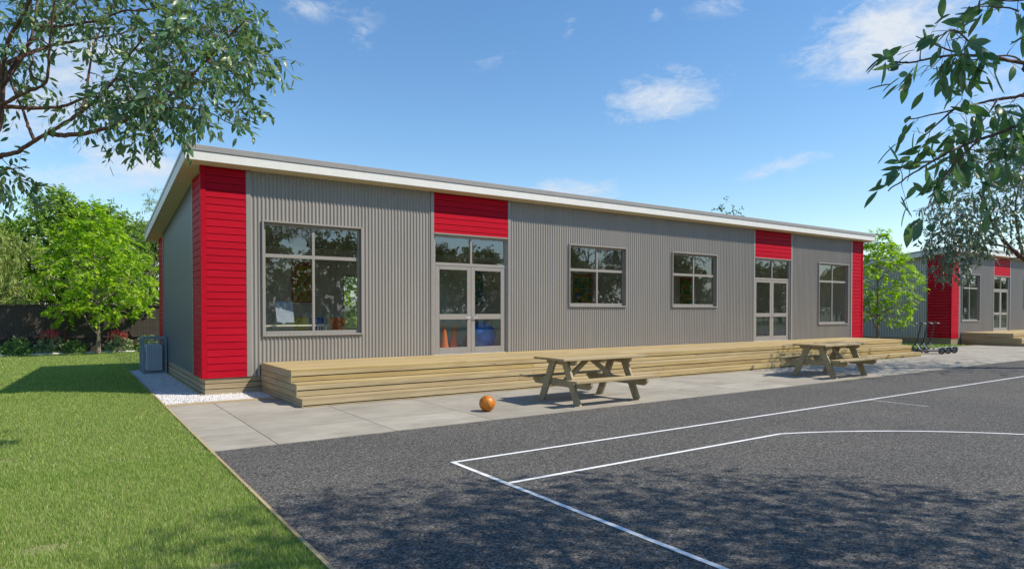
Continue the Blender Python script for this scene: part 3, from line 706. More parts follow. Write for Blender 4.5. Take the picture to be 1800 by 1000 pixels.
# ------------------------------------------------------------------ scooters
def make_scooter():
    root = empty('kick_scooter', (0, 0, .016)); wr = .125; L = 1.02    # rear wheel at x = 0, front wheel at x = L
    RX = Matrix.Rotation(R(90), 4, 'X')
    for xw in (0, L):
        mb = MB(); prof = [(wr-.045+.022*math.cos(a)+.022, .03*math.sin(a)) for a in np.linspace(0, 2*math.pi, 13)]
        mb.lathe(prof, 24, M=Matrix.Translation((xw, 0, wr)) @ RX); w = mb.build('wheel', M['rubber'], root, smooth=True)
        mb = MB(); mb.lathe([(.001, -.02), (.03, -.026), (.068, -.016), (.076, -.014), (.076, .014), (.068, .016), (.03, .026), (.001, .02)], 20, M=Matrix.Translation((xw, 0, wr)) @ RX); mb.build('rim', M['rimgrey'], w)
    mb = MB(); arc_ = [(0+(wr+.014)*math.cos(a), 0, wr+(wr+.014)*math.sin(a)) for a in np.linspace(R(20), R(165), 14)]
    for i in range(13):
        p, q = arc_[i], arc_[i+1]; mb.add([(p[0], -.045, p[2]), (p[0], .045, p[2]), (q[0], .045, q[2]), (q[0], -.045, q[2]), (p[0]*1.05, -.045, p[2]+.006), (p[0]*1.05, .045, p[2]+.006), (q[0]*1.05, .045, q[2]+.006), (q[0]*1.05, -.045, q[2]+.006)], [(0, 1, 2, 3), (4, 7, 6, 5), (0, 3, 7, 4), (1, 5, 6, 2)])
    mb.build('rear_fender', M['white'], root)
    mb = MB(); mb.box(.13, .78, -.075, .075, .10, .15, b=.008); mb.box(.02, .14, -.06, -.04, .115, .14); mb.box(.02, .14, .04, .06, .115, .14)
    mb.build('deck', M['black'], root)
    mb = MB(); mb.tube([(.72, 0, .14), (.90, 0, .40)], [.022, .02], 8); mb.tube([(.74, -.04, .15), (.90, -.025, .39)], .008, 6); mb.build('neck', M['silver'], root)
    mb = MB(); mb.tube([(L, 0, wr+.16), (.90, 0, .42), (.735, 0, 1.13)], [.03, .028, .022], 10); mb.tube([(L-.0, -.05, wr), (L-.0, -.05, wr+.15), (.95, 0, .33)], .012, 6); mb.tube([(L-.0, .05, wr), (L-.0, .05, wr+.15), (.95, 0, .33)], .012, 6)
    mb.build('stem', M['black'], root)
    mb = MB(); mb.tube([(.74, -.25, 1.135), (.735, -.1, 1.14), (.735, .1, 1.14), (.74, .25, 1.135)], .014, 8); mb.box(.70, .76, -.05, .05, 1.13, 1.165, b=.005)
    hb = mb.build('handlebar', M['black'], root)
    for s in (-1, 1):
        mb = MB(); mb.tube([(.74, s*.18, 1.137), (.74, s*.30, 1.133)], .019, 8); mb.build('grip', M['white'], hb)
    return root
sc = make_scooter(); hd = math.atan2(.60, -.80)
SCL = ['black kick scooter nearest the deck, left of the row of three', 'black kick scooter between two others by the deck end', 'black kick scooter standing furthest from the deck end']
for i in range(3):
    o = sc if i == 0 else copy_tree(sc)
    o.location = (24.22+.55*i, -2.74+.01*i, .016); o.rotation_euler = (R(0), 0, hd); tag(o, SCL[i], 'scooter', 'scooters parked in a row by the deck')

# ------------------------------------------------------------------ air conditioner in its cage
ac = tag(empty('caged_unit', (-.30, 5.7, .015)), 'wire cage round an outdoor air unit on the white gravel', 'air conditioner')
cw, cdp, ch_ = .25, .45, .92
mb = MB()
for x in (-cw, cw):
    for y in (-cdp, cdp): mb.box(x-.018, x+.018, y-.018, y+.018, 0, ch_)
for z in (.018, ch_-.018):
    for y in (-cdp, cdp): mb.box(-cw+.019, cw-.019, y-.016, y+.016, z-.016, z+.016)
    for x in (-cw, cw): mb.box(x-.016, x+.016, -cdp+.019, cdp-.019, z-.016, z+.016)
cg = mb.build('cage_frame', M['cage'], ac)
mb = MB()
for k in range(1, 11):
    x = -cw+2*cw*k/11
    for y in (-cdp, cdp): mb.box(x-.003, x+.003, y-.003, y+.003, .03, ch_-.03)
    mb.box(x-.003, x+.003, -cdp+.02, cdp-.02, ch_-.012, ch_-.006)
for k in range(1, 19):
    y = -cdp+2*cdp*k/19
    for x in (-cw, cw): mb.box(x-.003, x+.003, y-.003, y+.003, .03, ch_-.03)
for k in range(1, 20):
    z = ch_*k/20
    for y in (-cdp, cdp): mb.box(-cw+.02, cw-.02, y-.0055, y-.0005, z-.003, z+.003)
    for x in (-cw, cw): mb.box(x-.0055, x-.0005, -cdp+.02, cdp-.02, z-.003, z+.003)
mb.build('wire_mesh', M['cage'], cg)
mb = MB(); mb.box(-.17, .19, -.36, .36, .06, .72, b=.02); u = mb.build('outdoor_unit', M['unit'], ac)
mb = MB()
for k in range(5): mb.tube([(-.173, .1+(.06+.05*k)*math.cos(a), .38+(.06+.05*k)*math.sin(a)) for a in np.linspace(0, 2*math.pi, 25)], .004, 4, cap=False)
mb.build('fan_grille', M['cage'], u)

# ------------------------------------------------------------------ fence and garden edging
FY = 16.35
fe = tag(empty('paling_fence', (0, FY, 0)), 'dark stained paling fence behind the garden bed', 'fence')
mb = MB(); x = -16.0; k = 0
while x < 60:
    w = .098; mb.box(x, x+w, random.uniform(-.003, .003), .02, .28, 1.80+random.uniform(-.004, .004)); x += w+.005; k += 1
mb.build('palings', M['fence'], fe)
for z in (.62,):
    mb = MB(); mb.box(-16, 60, -.06, -.02, z-.045, z+.045); mb.build('rail', M['fence'], fe)
mb = MB(); mb.box(-16, 60, -.07, .07, 1.805, 1.845); mb.build('capping', M['fence'], fe)
mb = MB(); mb.box(-16, 60, .021, .03, .28, 1.79); mb.build('dark_gap_backing', M['dark'], fe)  # black sheet behind the palings, paints the shade in their gaps
mb = MB(); mb.box(-16, 60, -.045, -.01, .0, .275); mb.build('plinth_board', M['fence'], fe)
mb = MB(); mb.tube([(-9, 15.2, .02), (-5, 15.45, .02), (-3, 15.6, .02), (-1.2, 15.75, .02), (.6, 15.72, .02), (4, 15.7, .02), (20, 15.7, .02)], .05, 6)
tag(mb.build('garden_edging', M['stone']), 'pale stone edging line in front of the shrubs', 'edging')

# ------------------------------------------------------------------ trees
def leafshape(ws, curl=.14, fold=.035):
    V = [(0, 0, 0)]; F = []; k = len(ws)
    for i, (t, w) in enumerate(ws): V += [(w, t, -curl*t*t-.01), (0, t+.01, fold-curl*t*t-.01), (-w, t, -curl*t*t-.01)]
    V.append((0, 1, -curl)); F += [(0, 1, 2), (0, 2, 3)]
    for i in range(k-1):
        a, b = 1+3*i, 4+3*i; F += [(a, b, b+1), (a, b+1, a+1), (a+1, b+1, b+2), (a+1, b+2, a+2)]
    a = 1+3*(k-1); n = len(V)-1; F += [(a, n, a+1), (a+1, n, a+2)]
    return np.array(V, float), np.array(F)
GUM, GUMF = leafshape([(.14, .085), (.34, .175), (.60, .16), (.82, .085)])
GUMN, GUMNF = leafshape([(.12, .07), (.30, .15), (.50, .17), (.70, .135), (.87, .065)], .2)
QUAD = np.array([(0, 0, 0), (.24, .45, .04), (0, 1, -.1), (-.24, .45, .04)], float); QUADF = np.array([(0, 1, 2), (0, 2, 3)])
mp = []
for k, (a, r) in enumerate([(-118, .34), (-82, .16), (-62, .78), (-36, .26), (-30, .45), (0, 1.0), (30, .45), (36, .26), (62, .78), (82, .16), (118, .34)]):
    mp.append((r*math.sin(R(a))*.85, .12+r*math.cos(R(a))*.9, -.12*r*r))
MAPLE = np.array([(0, 0, 0)]+mp, float); MAPLEF = np.array([(0, i, i+1) for i in range(1, 11)])
WIL = np.array([(0, 0, 0), (.07, .4, 0), (0, 1, -.08), (-.07, .4, 0)], float)
def frames(dirs, ups):
    y = dirs/np.linalg.norm(dirs, axis=1)[:, None]; z = ups-y*np.sum(ups*y, 1)[:, None]; z /= np.linalg.norm(z, axis=1)[:, None]+1e-9
    x = np.cross(y, z); return np.stack([x, y, z], 2)      # columns
def grow(name, limbs, targets, leaf, leaff, lm, bm, parent_loc, lsize, nleaf, twig, droop, spread, seed, blossom=0, limbseg=6, flat=0.0, twr=.006, crown='crown'):
    """a tree: traced limbs (points, r0, r1), twigs grown from the nearest limb to every target, leaves along the twigs"""
    g = np.random.default_rng(seed); o = empty(name, parent_loc); off = Vector(parent_loc)
    mb = MB(); nodes = []; nrad = []
    for (pts, r0, r1) in limbs:
        pts = [Vector(p)-off for p in pts]; dense = []
        for i in range(len(pts)-1):       # catmull-rom
            p0, p1, p2, p3 = pts[max(i-1, 0)], pts[i], pts[i+1], pts[min(i+2, len(pts)-1)]
            for k in range(limbseg):
                t = k/limbseg; dense.append(.5*((2*p1)+(p2-p0)*t+(2*p0-5*p1+4*p2-p3)*t*t+(3*p1-p0-3*p2+p3)*t**3))
        dense.append(pts[-1]); n = len(dense)
        jit = [d+Vector(g.normal(0, .12, 3))*min(r0, .08) for d in dense]; jit[0] = dense[0]
        rr = [r0+(r1-r0)*(i/(n-1))**.8 for i in range(n)]
        mb.tube(jit, rr, 8 if r0 > .05 else 6); 
        for i in range(n//5, n): nodes.append(jit[i]); nrad.append(rr[i])
    nodes = np.array([tuple(p) for p in nodes]); nrad = np.array(nrad)
    T = np.array([tuple(Vector(p)-off) for p in targets])
    d0 = np.array([np.min(np.linalg.norm(nodes-t, axis=1)) for t in T]); T = T[np.argsort(d0)]
    tips = []
    for tpt in T:
        d = np.linalg.norm(nodes-tpt, axis=1); i = int(np.argmin(d)); a = nodes[i]; L = d[i]
        if L < .02: continue
        r0 = min(nrad[i]*.7, twr*(1+L*1.6)); k = 3 if L < .6 else 5; bend = np.array([0, 0, 1])*L*g.uniform(.02, .16)+g.normal(0, .05, 3)*L
        pts = [a+(tpt-a)*(j/k)+bend*math.sin(math.pi*j/k) for j in range(k+1)]
        mb.tube(pts, [max(.0018, r0*(1-.65*j/k)) for j in range(k+1)], 4, cap=False)
        nodes = np.vstack([nodes]+[p[None] for p in pts[1:]]); nrad = np.concatenate([nrad, [max(.003, r0*(1-.65*j/k)) for j in range(1, k+1)]])
        tips.append((pts[-1], pts[-1]-pts[-2], pts))
    LP = []; LD = []; BL = []
    for (p, d, pts) in tips:
        d = d/(np.linalg.norm(d)+1e-9); dd = d+g.normal(0, .35, 3); dd[2] -= droop*.5; dd /= np.linalg.norm(dd)
        L = twig*g.uniform(.7, 1.3); e = p+dd*L+np.array([0, 0, -droop*.25*L]); mid = p+dd*L*.5
        mb.tube([p, mid, e], [twr*.4, twr*.3, .0012], 4, cap=False)
        m = max(2, int(nleaf*g.uniform(.7, 1.3)))
        for j in range(m):
            t = (j+.6)/m; q = p+(e-p)*t+np.array([0, 0, .25*droop*.25*L*math.sin(math.pi*t)])
            if flat == 0: sd = g.normal(0, 1, 3); sd -= dd*sd.dot(dd); sd /= np.linalg.norm(sd)+1e-9
            else:
                sd = np.cross(dd, [0, 0, 1.])*(1 if j % 2 else -1); sd /= np.linalg.norm(sd)+1e-9; sd = sd+g.normal(0, .3, 3)
            v = dd*g.uniform(.25, .7)+sd*spread+np.array([0, 0, -droop*g.uniform(.5, 1.4)])
            LP.append(q+(g.normal(0, .02, 3) if flat == 0 else g.normal(0, .03, 3))); LD.append(v)
        if g.random() < blossom: BL.append(p+g.normal(0, .02, 3))
    LP = np.array(LP); LD = np.array(LD); n = len(LP)
    up = g.normal(0, .55 if flat == 0 else .28, (n, 3))+np.array([0, 0, 1.0])
    if flat == 0: up += g.normal(0, .5, (n, 3))
    S = (lsize*np.clip(g.normal(1, .2, n), .5, 1.5))[:, None]*np.ones((1, 3))
    V, F = scatter(leaf, leaff, LP, S, frames(LD, up))
    mbt = mb.build('trunk', bm, o, smooth=True, fixn=False)
    c = npmesh(crown, V, F, lm, o, smooth=False)
    if BL:
        BL = np.array(BL); n = len(BL); k = 26
        pos = (BL[:, None]+g.normal(0, .014, (n, k, 3))).reshape(-1, 3); dr = g.normal(0, 1, (n*k, 3))
        V, F = scatter(WIL, QUADF, pos, np.full((n*k, 1), .03)*np.array([[1.5, 1, 1]]), frames(dr, g.normal(0, 1, (n*k, 3))))
        npmesh('blossom', V, F, M['blossom'], o)
    return o
def ell(g, n, c, r, shell=.0):
    q = g.normal(size=(n, 3)); q /= np.linalg.norm(q, axis=1)[:, None]; rad = (shell+(1-shell)*g.random(n))**(1/2.2)
    return np.array(c)+q*rad[:, None]*np.array(r)
def pxell(g, n, cx_, cy_, rx, ry, d, dd):        # a leaf mass surveyed from the ground, with its own depth
    out = []
    while len(out) < n:
        a, b_ = g.uniform(-1, 1, 2)
        if a*a+b_*b_ > 1: continue
        out.append(at(cx_+a*rx, cy_+b_*ry, d+g.normal(0, dd)))
    return out

# --- left gum
g = np.random.default_rng(11); D0 = 7.8
def PT(pts, d0=D0, d1=None):
    n = len(pts); d1 = d0 if d1 is None else d1
    return [at(x, y, d0+(d1-d0)*i/(n-1)) for i, (x, y) in enumerate(pts)]
base = at(-95, 620, 7.9); base.z = 0
fork = at(-70, 300, 7.9); fork2 = at(-25, 250, 7.8)
gum_limbs = [([base, at(-88, 450, 7.9), fork], .13, .085), ([fork, fork2, at(0, 217, 7.8), at(5, 120, 7.7), at(14, 75, 7.6), at(50, 8, 7.4), at(75, -60, 7.3)], .04, .016),
    ([fork, at(-30, 285, 7.8)]+PT([(0, 275), (30, 267), (60, 249), (90, 232), (130, 206), (168, 176), (200, 143), (218, 110), (250, 70)], 7.75, 7.0), .038, .010),
    (PT([(5, 150), (45, 85), (90, 40), (140, -5), (180, -50)], 7.7, 8.6), .03, .012), (PT([(8, 146), (38, 102), (55, 65), (66, 0), (70, -50)], 7.7, 8.0), .026, .010),
    (PT([(6, 183), (30, 170), (52, 160), (80, 145), (86, 100), (89, 60), (97, -5)], 7.75, 7.2), .026, .009), (PT([(80, 145), (60, 137), (52, 122), (58, 105), (50, 85), (48, 48)], 7.5, 7.7), .016, .006),
    (PT([(6, 188), (60, 190), (110, 187), (150, 172), (195, 160), (240, 152)], 7.75, 8.4), .028, .007), (PT([(90, 236), (120, 238), (180, 228), (220, 212), (262, 193), (312, 157), (345, 124), (372, 98), (395, 70), (430, 38)], 7.6, 6.6), .03, .007),
    (PT([(12, 112), (45, 97), (85, 82), (130, 73), (165, 68), (215, 58), (270, 40)], 7.65, 8.8), .028, .008), (PT([(62, 48), (100, 48), (150, 40), (180, 35), (215, 20), (262, 17), (310, 0)], 7.8, 7.4), .022, .007),
    (PT([(62, 250), (50, 222), (38, 190), (20, 148), (10, 120)], 7.7, 7.7), .022, .01), (PT([(142, 197), (150, 170), (158, 120), (165, 80), (178, 50), (200, 10)], 7.3, 7.6), .018, .006),
    (PT([(310, 157), (330, 150), (370, 138), (420, 118), (455, 112)], 6.8, 6.7), .010, .004), (PT([(205, 140), (260, 130), (320, 95), (380, 60)], 7.1, 8.2), .014, .005),
    (PT([(262, 193), (310, 190), (360, 195), (400, 215), (440, 232)], 7.0, 6.9), .010, .004),
    ([fork, at(-110, 240, 8.4), at(-170, 120, 9.2), at(-180, -40, 9.6)], .08, .02), ([fork, at(-120, 270, 7.3), at(-220, 200, 6.5), at(-300, 60, 6.2)], .07, .02),
    ([fork, at(-60, 150, 8.6), at(0, -40, 9.4), at(60, -140, 9.6)], .07, .02), (PT([(-60, 300), (-35, 312), (0, 300), (30, 296), (48, 292)], 7.8, 7.2), .014, .004)]
tg = []
for (n, *a) in ((160, 255, 26, 200, 74, 7.7, .6), (112, 362, 74, 92, 68, 7.1, .5), (82, 300, 172, 80, 50, 7.1, .5), (50, 235, 160, 70, 45, 7.3, .5), (15, 235, 232, 55, 22, 7.1, .3), (45, 60, 20, 90, 40, 8.2, .5), (26, 440, 110, 45, 30, 6.9, .3),
                (16, 400, 160, 40, 40, 6.9, .3), (7, 435, 205, 22, 18, 6.9, .2), (20, 150, 188, 55, 22, 7.7, .5), (22, 12, 308, 42, 20, 7.4, .2), (40, 30, 130, 50, 60, 8.4, .5),
                (220, 60, -120, 260, 90, 7.8, 1.0), (160, -200, 60, 160, 130, 7.8, 1.3), (80, 300, -60, 150, 50, 7.6, .7)):
    tg += pxell(g, n, *a)
o = grow('gum_tree', gum_limbs, tg, GUM, GUMF, M['gum'], M['gumbark'], tuple(base), .102, 10, .32, .35, .6, 21, .05)
tag(o, 'gum tree with reddish bare limbs overhanging the lawn, at the left of the photo', 'tree')

# --- near right gum, its trunk just outside the view beside the viewpoint
g = np.random.default_rng(12)
gb = Vector((2.6, -13.6, 0)); gf = Vector((2.75, -13.5, 2.3))
nl = [([gb, Vector((2.62, -13.55, 1.2)), gf], .13, .08)]
br = [[(1830, 122), (1800, 112), (1745, 101), (1699, 97), (1640, 102), (1598, 110), (1560, 108)], [(1731, 98), (1705, 75), (1676, 53), (1650, 66)], [(1699, 97), (1657, 85), (1610, 64)], [(1800, 112), (1770, 98), (1690, 110), (1640, 122)],
      [(1830, 160), (1800, 168), (1754, 175), (1722, 182), (1676, 193), (1600, 210)], [(1754, 175), (1725, 215), (1690, 235)], [(1840, 205), (1800, 218), (1760, 232), (1722, 245), (1680, 262), (1640, 283), (1600, 308), (1562, 334)],
      [(1722, 245), (1680, 285), (1650, 325), (1630, 365)], [(1790, 20), (1770, 14), (1730, 12), (1690, 15)], [(1800, 0), (1765, 2), (1720, -10)], [(1800, 218), (1770, 250), (1735, 290), (1700, 320)], [(1676, 193), (1640, 225), (1610, 255)]]
dd = [(3.5, 3.1), (3.25, 3.0), (3.2, 3.3), (3.5, 3.2), (3.7, 3.3), (3.5, 3.4), (3.6, 3.1), (3.35, 3.3), (3.7, 3.5), (3.8, 3.7), (3.6, 3.7), (3.45, 3.2)]
for pts, (a, c) in zip(br, dd):
    q = PT(pts, a, c)
    if pts[0][0] >= 1830: q = [gf, gf.lerp(q[0], .5)+Vector((0, 0, .25))]+q; nl.append((q, .016, .003))
    else: nl.append((q, .006, .002))
for (ex, ey, ez, r_) in ((5.5, -15.2, 6.0, .05), (1.8, -15.6, 6.4, .045), (4.3, -12.4, 6.3, .04), (2.4, -12.9, 6.2, .04), (3.6, -16.8, 5.6, .04),(5.2, -13.6, 6.0, .03)):
    e = Vector((ex, ey, ez)); m1 = gf.lerp(e, .35)+Vector(g.normal(0, .18, 3))+Vector((0, 0, .4)); m2 = gf.lerp(e, .7)+Vector(g.normal(0, .2, 3)); nl.append(([gf, m1, m2, e], r_, .015))
tg = []
for pts, (a, c) in zip(br, dd):
    for i in range(len(pts)-1):
        if pts[i][0] >= 1830: continue
        for t_ in (.25, .7):
            x = pts[i][0]+(pts[i+1][0]-pts[i][0])*t_; y = pts[i][1]+(pts[i+1][1]-pts[i][1])*t_; f = (i+t_)/(len(pts)-1)
            tg.append(at(x+g.normal(0, 8), y+2+g.normal(0, 8), a+(c-a)*f+g.normal(0, .08)))
for (x, y, n, rx, ry) in ((1650, 305, 3, 35, 25), (1690, 265, 2, 40, 30), (1760, 270, 2, 30, 35)): tg += pxell(g, n, x, y, rx, ry, 3.35, .15)
near_cut = len(tg)
tg += [Vector(p) for p in ell(g, 1700, (5.4, -14.7, 6.1), (2.9, 2.5, 1.5))]+[Vector(p) for p in ell(g, 850, (4.1, -13.3, 6.5), (2.2, 1.6, 1.1))]+[Vector(p) for p in ell(g, 220, (6.6, -14.6, 6.0), (1.6, 1.7, 1.2))]
o = grow('gum_tree', nl, tg, GUMN, GUMNF, M['gumnear'], M['gumbark'], tuple(gb), .10, 6, .17, .28, .42, 22, .05, twr=.003)
tag(o, 'gum tree with large dark hanging leaves and white blossom, nearest at the top right', 'tree')

# --- grey gum at the right, middle distance
g = np.random.default_rng(13); mbase = at(1905, 640, 17.8); mbase.z = 0
mfork = at(1880, 490, 17.8)
ml = [([mbase, at(1900, 560, 17.8), mfork], .2, .14), ([mfork]+PT([(1830, 465), (1800, 455), (1770, 430), (1752, 405), (1735, 370), (1720, 340)], 17.7, 17.0), .10, .02), ([mfork, at(1880, 400, 18), at(1890, 300, 18.5), at(1900, 220, 18.5)], .11, .03),
      (PT([(1800, 455), (1790, 415), (1785, 370), (1792, 320)], 17.6, 17.8), .05, .015), (PT([(1780, 438), (1740, 428), (1690, 428), (1650, 420)], 17.6, 16.8), .035, .01), (PT([(1752, 405), (1715, 392), (1680, 372), (1650, 365)], 17.3, 16.6), .03, .008),
      ([mfork]+PT([(1845, 440), (1830, 400), (1822, 330), (1830, 270)], 17.8, 18.6), .08, .02), (PT([(1800, 452), (1760, 456), (1725, 452), (1690, 455)], 17.6, 17.0), .02, .008), ([mfork, at(1940, 420, 17.5), at(2000, 340, 17.2), at(2030, 260, 17)], .1, .02)]
tg = []
for (n, *a) in ((330, 1745, 345, 105, 85, 17.2, .9), (130, 1690, 390, 75, 50, 16.9, .7), (90, 1680, 430, 55, 32, 16.9, .5), (36, 1672, 462, 32, 24, 16.9, .3), (90, 1790, 280, 60, 45, 17.8, .8), (260, 1880, 300, 100, 110, 18, 1.2), (160, 1990, 320, 90, 90, 17.5, 1.2), (90, 1850, 230, 120, 40, 18, 1)): tg += pxell(g, n, *a)
o = grow('gum_tree', ml, tg, GUM, GUMF, M['gumgrey'], M['gumbark'], tuple(mbase), .125, 9, .34, .4, .6, 23, .05)
tag(o, 'grey leaved gum tree drooping in front of the second classroom', 'tree')

# --- maples
def maple(base_, H, W_, seed, lean=0, n=150, low=.28):
    g = np.random.default_rng(seed); B = Vector(base_)
    limbs = [([B, B+Vector((.03, 0, .5)), B+Vector((.05+lean*.3, .02, 1.1)), B+Vector((lean*.6, 0, H*.42)), B+Vector((lean, .05, H*.70)), B+Vector((lean, 0, H*.93))], .105*H/5.8, .012), ([B+Vector((.03, 0, .72)), B+Vector((-.28, .05, 1.15)), B+Vector((-.6, .1, 1.9)), B+Vector((-.95, .1, 2.6))], .05*H/5.8, .012)]
    tg = []
    for k in range(13):
        t = k/12; z = H*(low+(.93-low)*t); a = k*2.4+g.uniform(-.4, .4); L = W_*(math.sin(math.pi*(.18+.80*t))**.8)*g.uniform(.8, 1.1)*(1.0 if t < .75 else .85)
        d = Vector((math.cos(a), math.sin(a), 0)); z0 = z-L*.35
        s = B+Vector((lean*t, 0, max(.9, z0)))
        tip = B+Vector((lean*t, 0, z))+d*L
        limbs.append(([s, s.lerp(tip, .4)+Vector((0, 0, .16)), s.lerp(tip, .75)+Vector((0, 0, .14)), tip], .03*(1.2-t*.6), .006))
    for k in range(n):      # layered sprays
        t = g.random(); lay = round(t*9)/9; z = H*(low+.02+(.95-low)*lay); rmax = W_*math.sin(math.pi*min(.97, .20+.78*lay))**.75
        a = g.uniform(0, 2*math.pi); r = rmax*math.sqrt(g.uniform(.05, 1)); tg.append(B+Vector((lean*lay+r*math.cos(a), r*math.sin(a), z-r*.22+g.normal(0, .055))))
    return grow('maple_tree', limbs, tg, MAPLE, MAPLEF, M['maple'], M['bark'], tuple(B), .17, 12, .40, .3, .9, seed, flat=1.0)
o = maple((-1.2, 15.25, 0), 5.55, 2.05, 31, -.1, 470)
tag(o, 'bright green maple tree in front of the dark fence, left of the building', 'tree', 'bright green maples')
o = maple((28.3, 1.55, 0), 5.3, 1.75, 32, .0, 300, .26)
tag(o, 'bright green maple tree between the two classrooms, near the scooters', 'tree', 'bright green maples')
o = maple((8.3, 12.9, 0), 4.6, 1.9, 33, .0, 520, .1)
tag(o, 'bright green maple seen through the largest left window, behind the classroom', 'tree', 'bright green maples')

# --- trees beyond the fence
def bush_tree(name, base_, H, W_, seed, mat, leaf=QUAD, leaff=QUADF, size=.17, n=260, nleaf=14, droop=.3, low=.25, twig=.5, bark='bark', lobes=7, spread=.8, dpt=None):
    g = np.random.default_rng(seed); B = Vector(base_); dpt = dpt or W_
    limbs = [([B, B+Vector((.05, 0, H*.2)), B+Vector((-.06, .05, H*.45)), B+Vector((.04, 0, H*.75))], .034*H, .03)]
    tg = []
    for k in range(lobes):
        t = (k+.5)/lobes; a = k*2.4+g.uniform(0, 1); zz = H*(low+.1+(.80-low)*t); rr = W_*.58*math.sin(math.pi*(.22+.68*t))
        c = B+Vector((rr*math.cos(a), rr*math.sin(a)*dpt/W_, zz)); s = B+Vector((0, 0, max(H*.15, zz-rr*.8-.3)))
        limbs.append(([s, s.lerp(c, .5)+Vector((0, 0, .15)), c], .012*H, .012))
        tg += [Vector(p) for p in ell(g, n//lobes, c, (W_*.56, dpt*.56, H*.17), .1)]
    tg += [Vector(p) for p in ell(g, n//6, B+Vector((0, 0, H*.86)), (W_*.42, dpt*.42, H*.13), .1)]
    return grow(name, limbs, tg, leaf, leaff, mat, M[bark], tuple(B), size, nleaf, twig, droop, spread, seed, limbseg=3)
BT = [('willow_tree', (-5.0, 19.2, 0), 5.3, 2.0, 41, 'willow', WIL, .22, 800, 20, 1.0, .10, 'pale drooping willow standing behind the fence at the far left'),
      ('evergreen_tree', (-2.25, 21.2, 0), 6.9, 1.7, 42, 'midleaf', QUAD, .155, 1000, 16, .3, .18, 'tallest broad green tree behind the fence, left of the maple'),
      ('evergreen_tree', (-.6, 20.6, 0), 6.3, 1.8, 43, 'midleaf', QUAD, .15, 800, 16, .3, .16, 'mid green bushy tree rising behind the maple top'),
      ('willow_tree', (1.9, 21.0, 0), 7.2, 1.5, 44, 'willow', WIL, .24, 260, 13, .7, .22, 'thin airy pale tree showing beside the roof edge'),
      ('evergreen_tree', (-4.3, 22.5, 0), 5.7, 1.8, 49, 'midleaf', QUAD, .16, 600, 16, .3, .16, 'mid green tree behind the drooping willow at the far left'),
      ('evergreen_tree', (-7.2, 26.5, 0), 6.2, 3.0, 45, 'darkleaf', QUAD, .2, 700, 16, .3, .08, 'dark evergreen far behind the willow at the left edge'),
      ('evergreen_tree', (1.2, 25.0, 0), 6.0, 3.2, 46, 'darkleaf', QUAD, .2, 700, 16, .3, .06, 'dark evergreen filling the gap between maple and wall')]
for (nm, bs, H, W_, sd, mt, lf, sz, n, nlf, dr, lw_, lb) in BT:
    o = bush_tree(nm, bs, H, W_, sd, M[mt], lf, QUADF, sz, n, nlf, dr, lw_); tag(o, lb, 'tree', 'trees beyond the fence')
o = bush_tree('slender_tree', (39.4, 18.0, 0), 9.9, 1.3, 47, M['darkleaf'], QUAD, QUADF, .2, 110, 10, .3, .3); tag(o, 'slender tree whose tip shows above the main roof', 'tree', 'trees beyond the fence')
o = bush_tree('slender_tree', (66.0, 19.0, 0), 8.4, 2.4, 48, M['midleaf'], QUAD, QUADF, .26, 150, 10, .3, .3); tag(o, 'small pale green treetop over the second roof', 'tree', 'trees beyond the fence')
# --- gums across the court: the window panes mirror them
far = bush_tree('shade_tree', (9, -37, 0), 8.2, 4.0, 51, M['darkleaf'], GUM, GUMF, .34, 620, 12, .5, .17, .7, 'gumbark', 9)
far2 = bush_tree('shade_tree', (16, -41, 0), 7.2, 4.2, 52, M['darkleaf'], GUM, GUMF, .34, 620, 12, .5, .15, .7, 'gumbark', 9)
FL = 'dark shade tree across the court, mirrored in the window panes'
spots = [(9, -37), (16.5, -40), (24, -36), (31, -41), (38, -37), (45, -40), (53, -37), (61, -41), (70, -38), (80, -40), (2, -41), (89, -37), (98, -41), (107, -38), (117, -41), (126, -37), (136, -40), (146, -38), (157, -41), (168, -37)]
for i, (x, y) in enumerate(spots):
    o = far if i == 0 else far2 if i == 1 else copy_tree(far if i % 2 == 0 else far2)
    o.location = (x, y, 0); o.rotation_euler = (0, 0, i*1.7); s = 1+.12*math.sin(i*2.3); o.scale = (s, s, s); tag(o, FL, 'tree', 'trees mirrored in the windows')

# ------------------------------------------------------------------ shrubs
def mound(name, c, r, seed, mat, size, n, nleaf):
    g = np.random.default_rng(seed); B = Vector(c)
    limbs = [([B, B+Vector((math.cos(a)*r[0]*.3, math.sin(a)*r[1]*.3, r[2]*.4)), B+Vector((math.cos(a)*r[0]*.6, math.sin(a)*r[1]*.6, r[2]*.7))], .018, .006) for a in np.arange(0, 6.2, 1.05)]
    tg = ell(g, n, (0, 0, 0), r, .55); tg[:, 2] = np.abs(tg[:, 2]); tg += np.array([c[0], c[1], .02])
    return grow(name, limbs, [Vector(p) for p in tg], QUAD, QUADF, mat, M['bark'], tuple(B), size, nleaf, .12, .3, .8, seed, crown='foliage')
def salvia(c, r, h, seed):
    g = np.random.default_rng(seed); o = mound('flowering_shrub', c, (r, r*.8, h*.72), seed, M['sage'], .085, 110, 12)
    mb = []; P_ = []; Dr = []
    for k in range(26):
        a = g.uniform(0, 6.28); q = r*.85*math.sqrt(g.random()); x, y = q*math.cos(a), q*math.sin(a)*.8; z0 = h*.62*(1-.3*(q/r)**2); L = g.uniform(.18, .36)
        for j in range(34): t = j/33; P_.append((x+g.normal(0, .016*(1.2-t)), y+g.normal(0, .016*(1.2-t)), z0+L*t)); Dr.append(g.normal(0, 1, 3)+[0, 0, .6])
    P_ = np.array(P_); V, F = scatter(QUAD, QUADF, P_, np.full((len(P_), 1), .04)*np.ones((1, 3)), frames(np.array(Dr), g.normal(0, 1, (len(P_), 3))))
    npmesh('flower_spikes', V, F, M['redflower'], o); return o
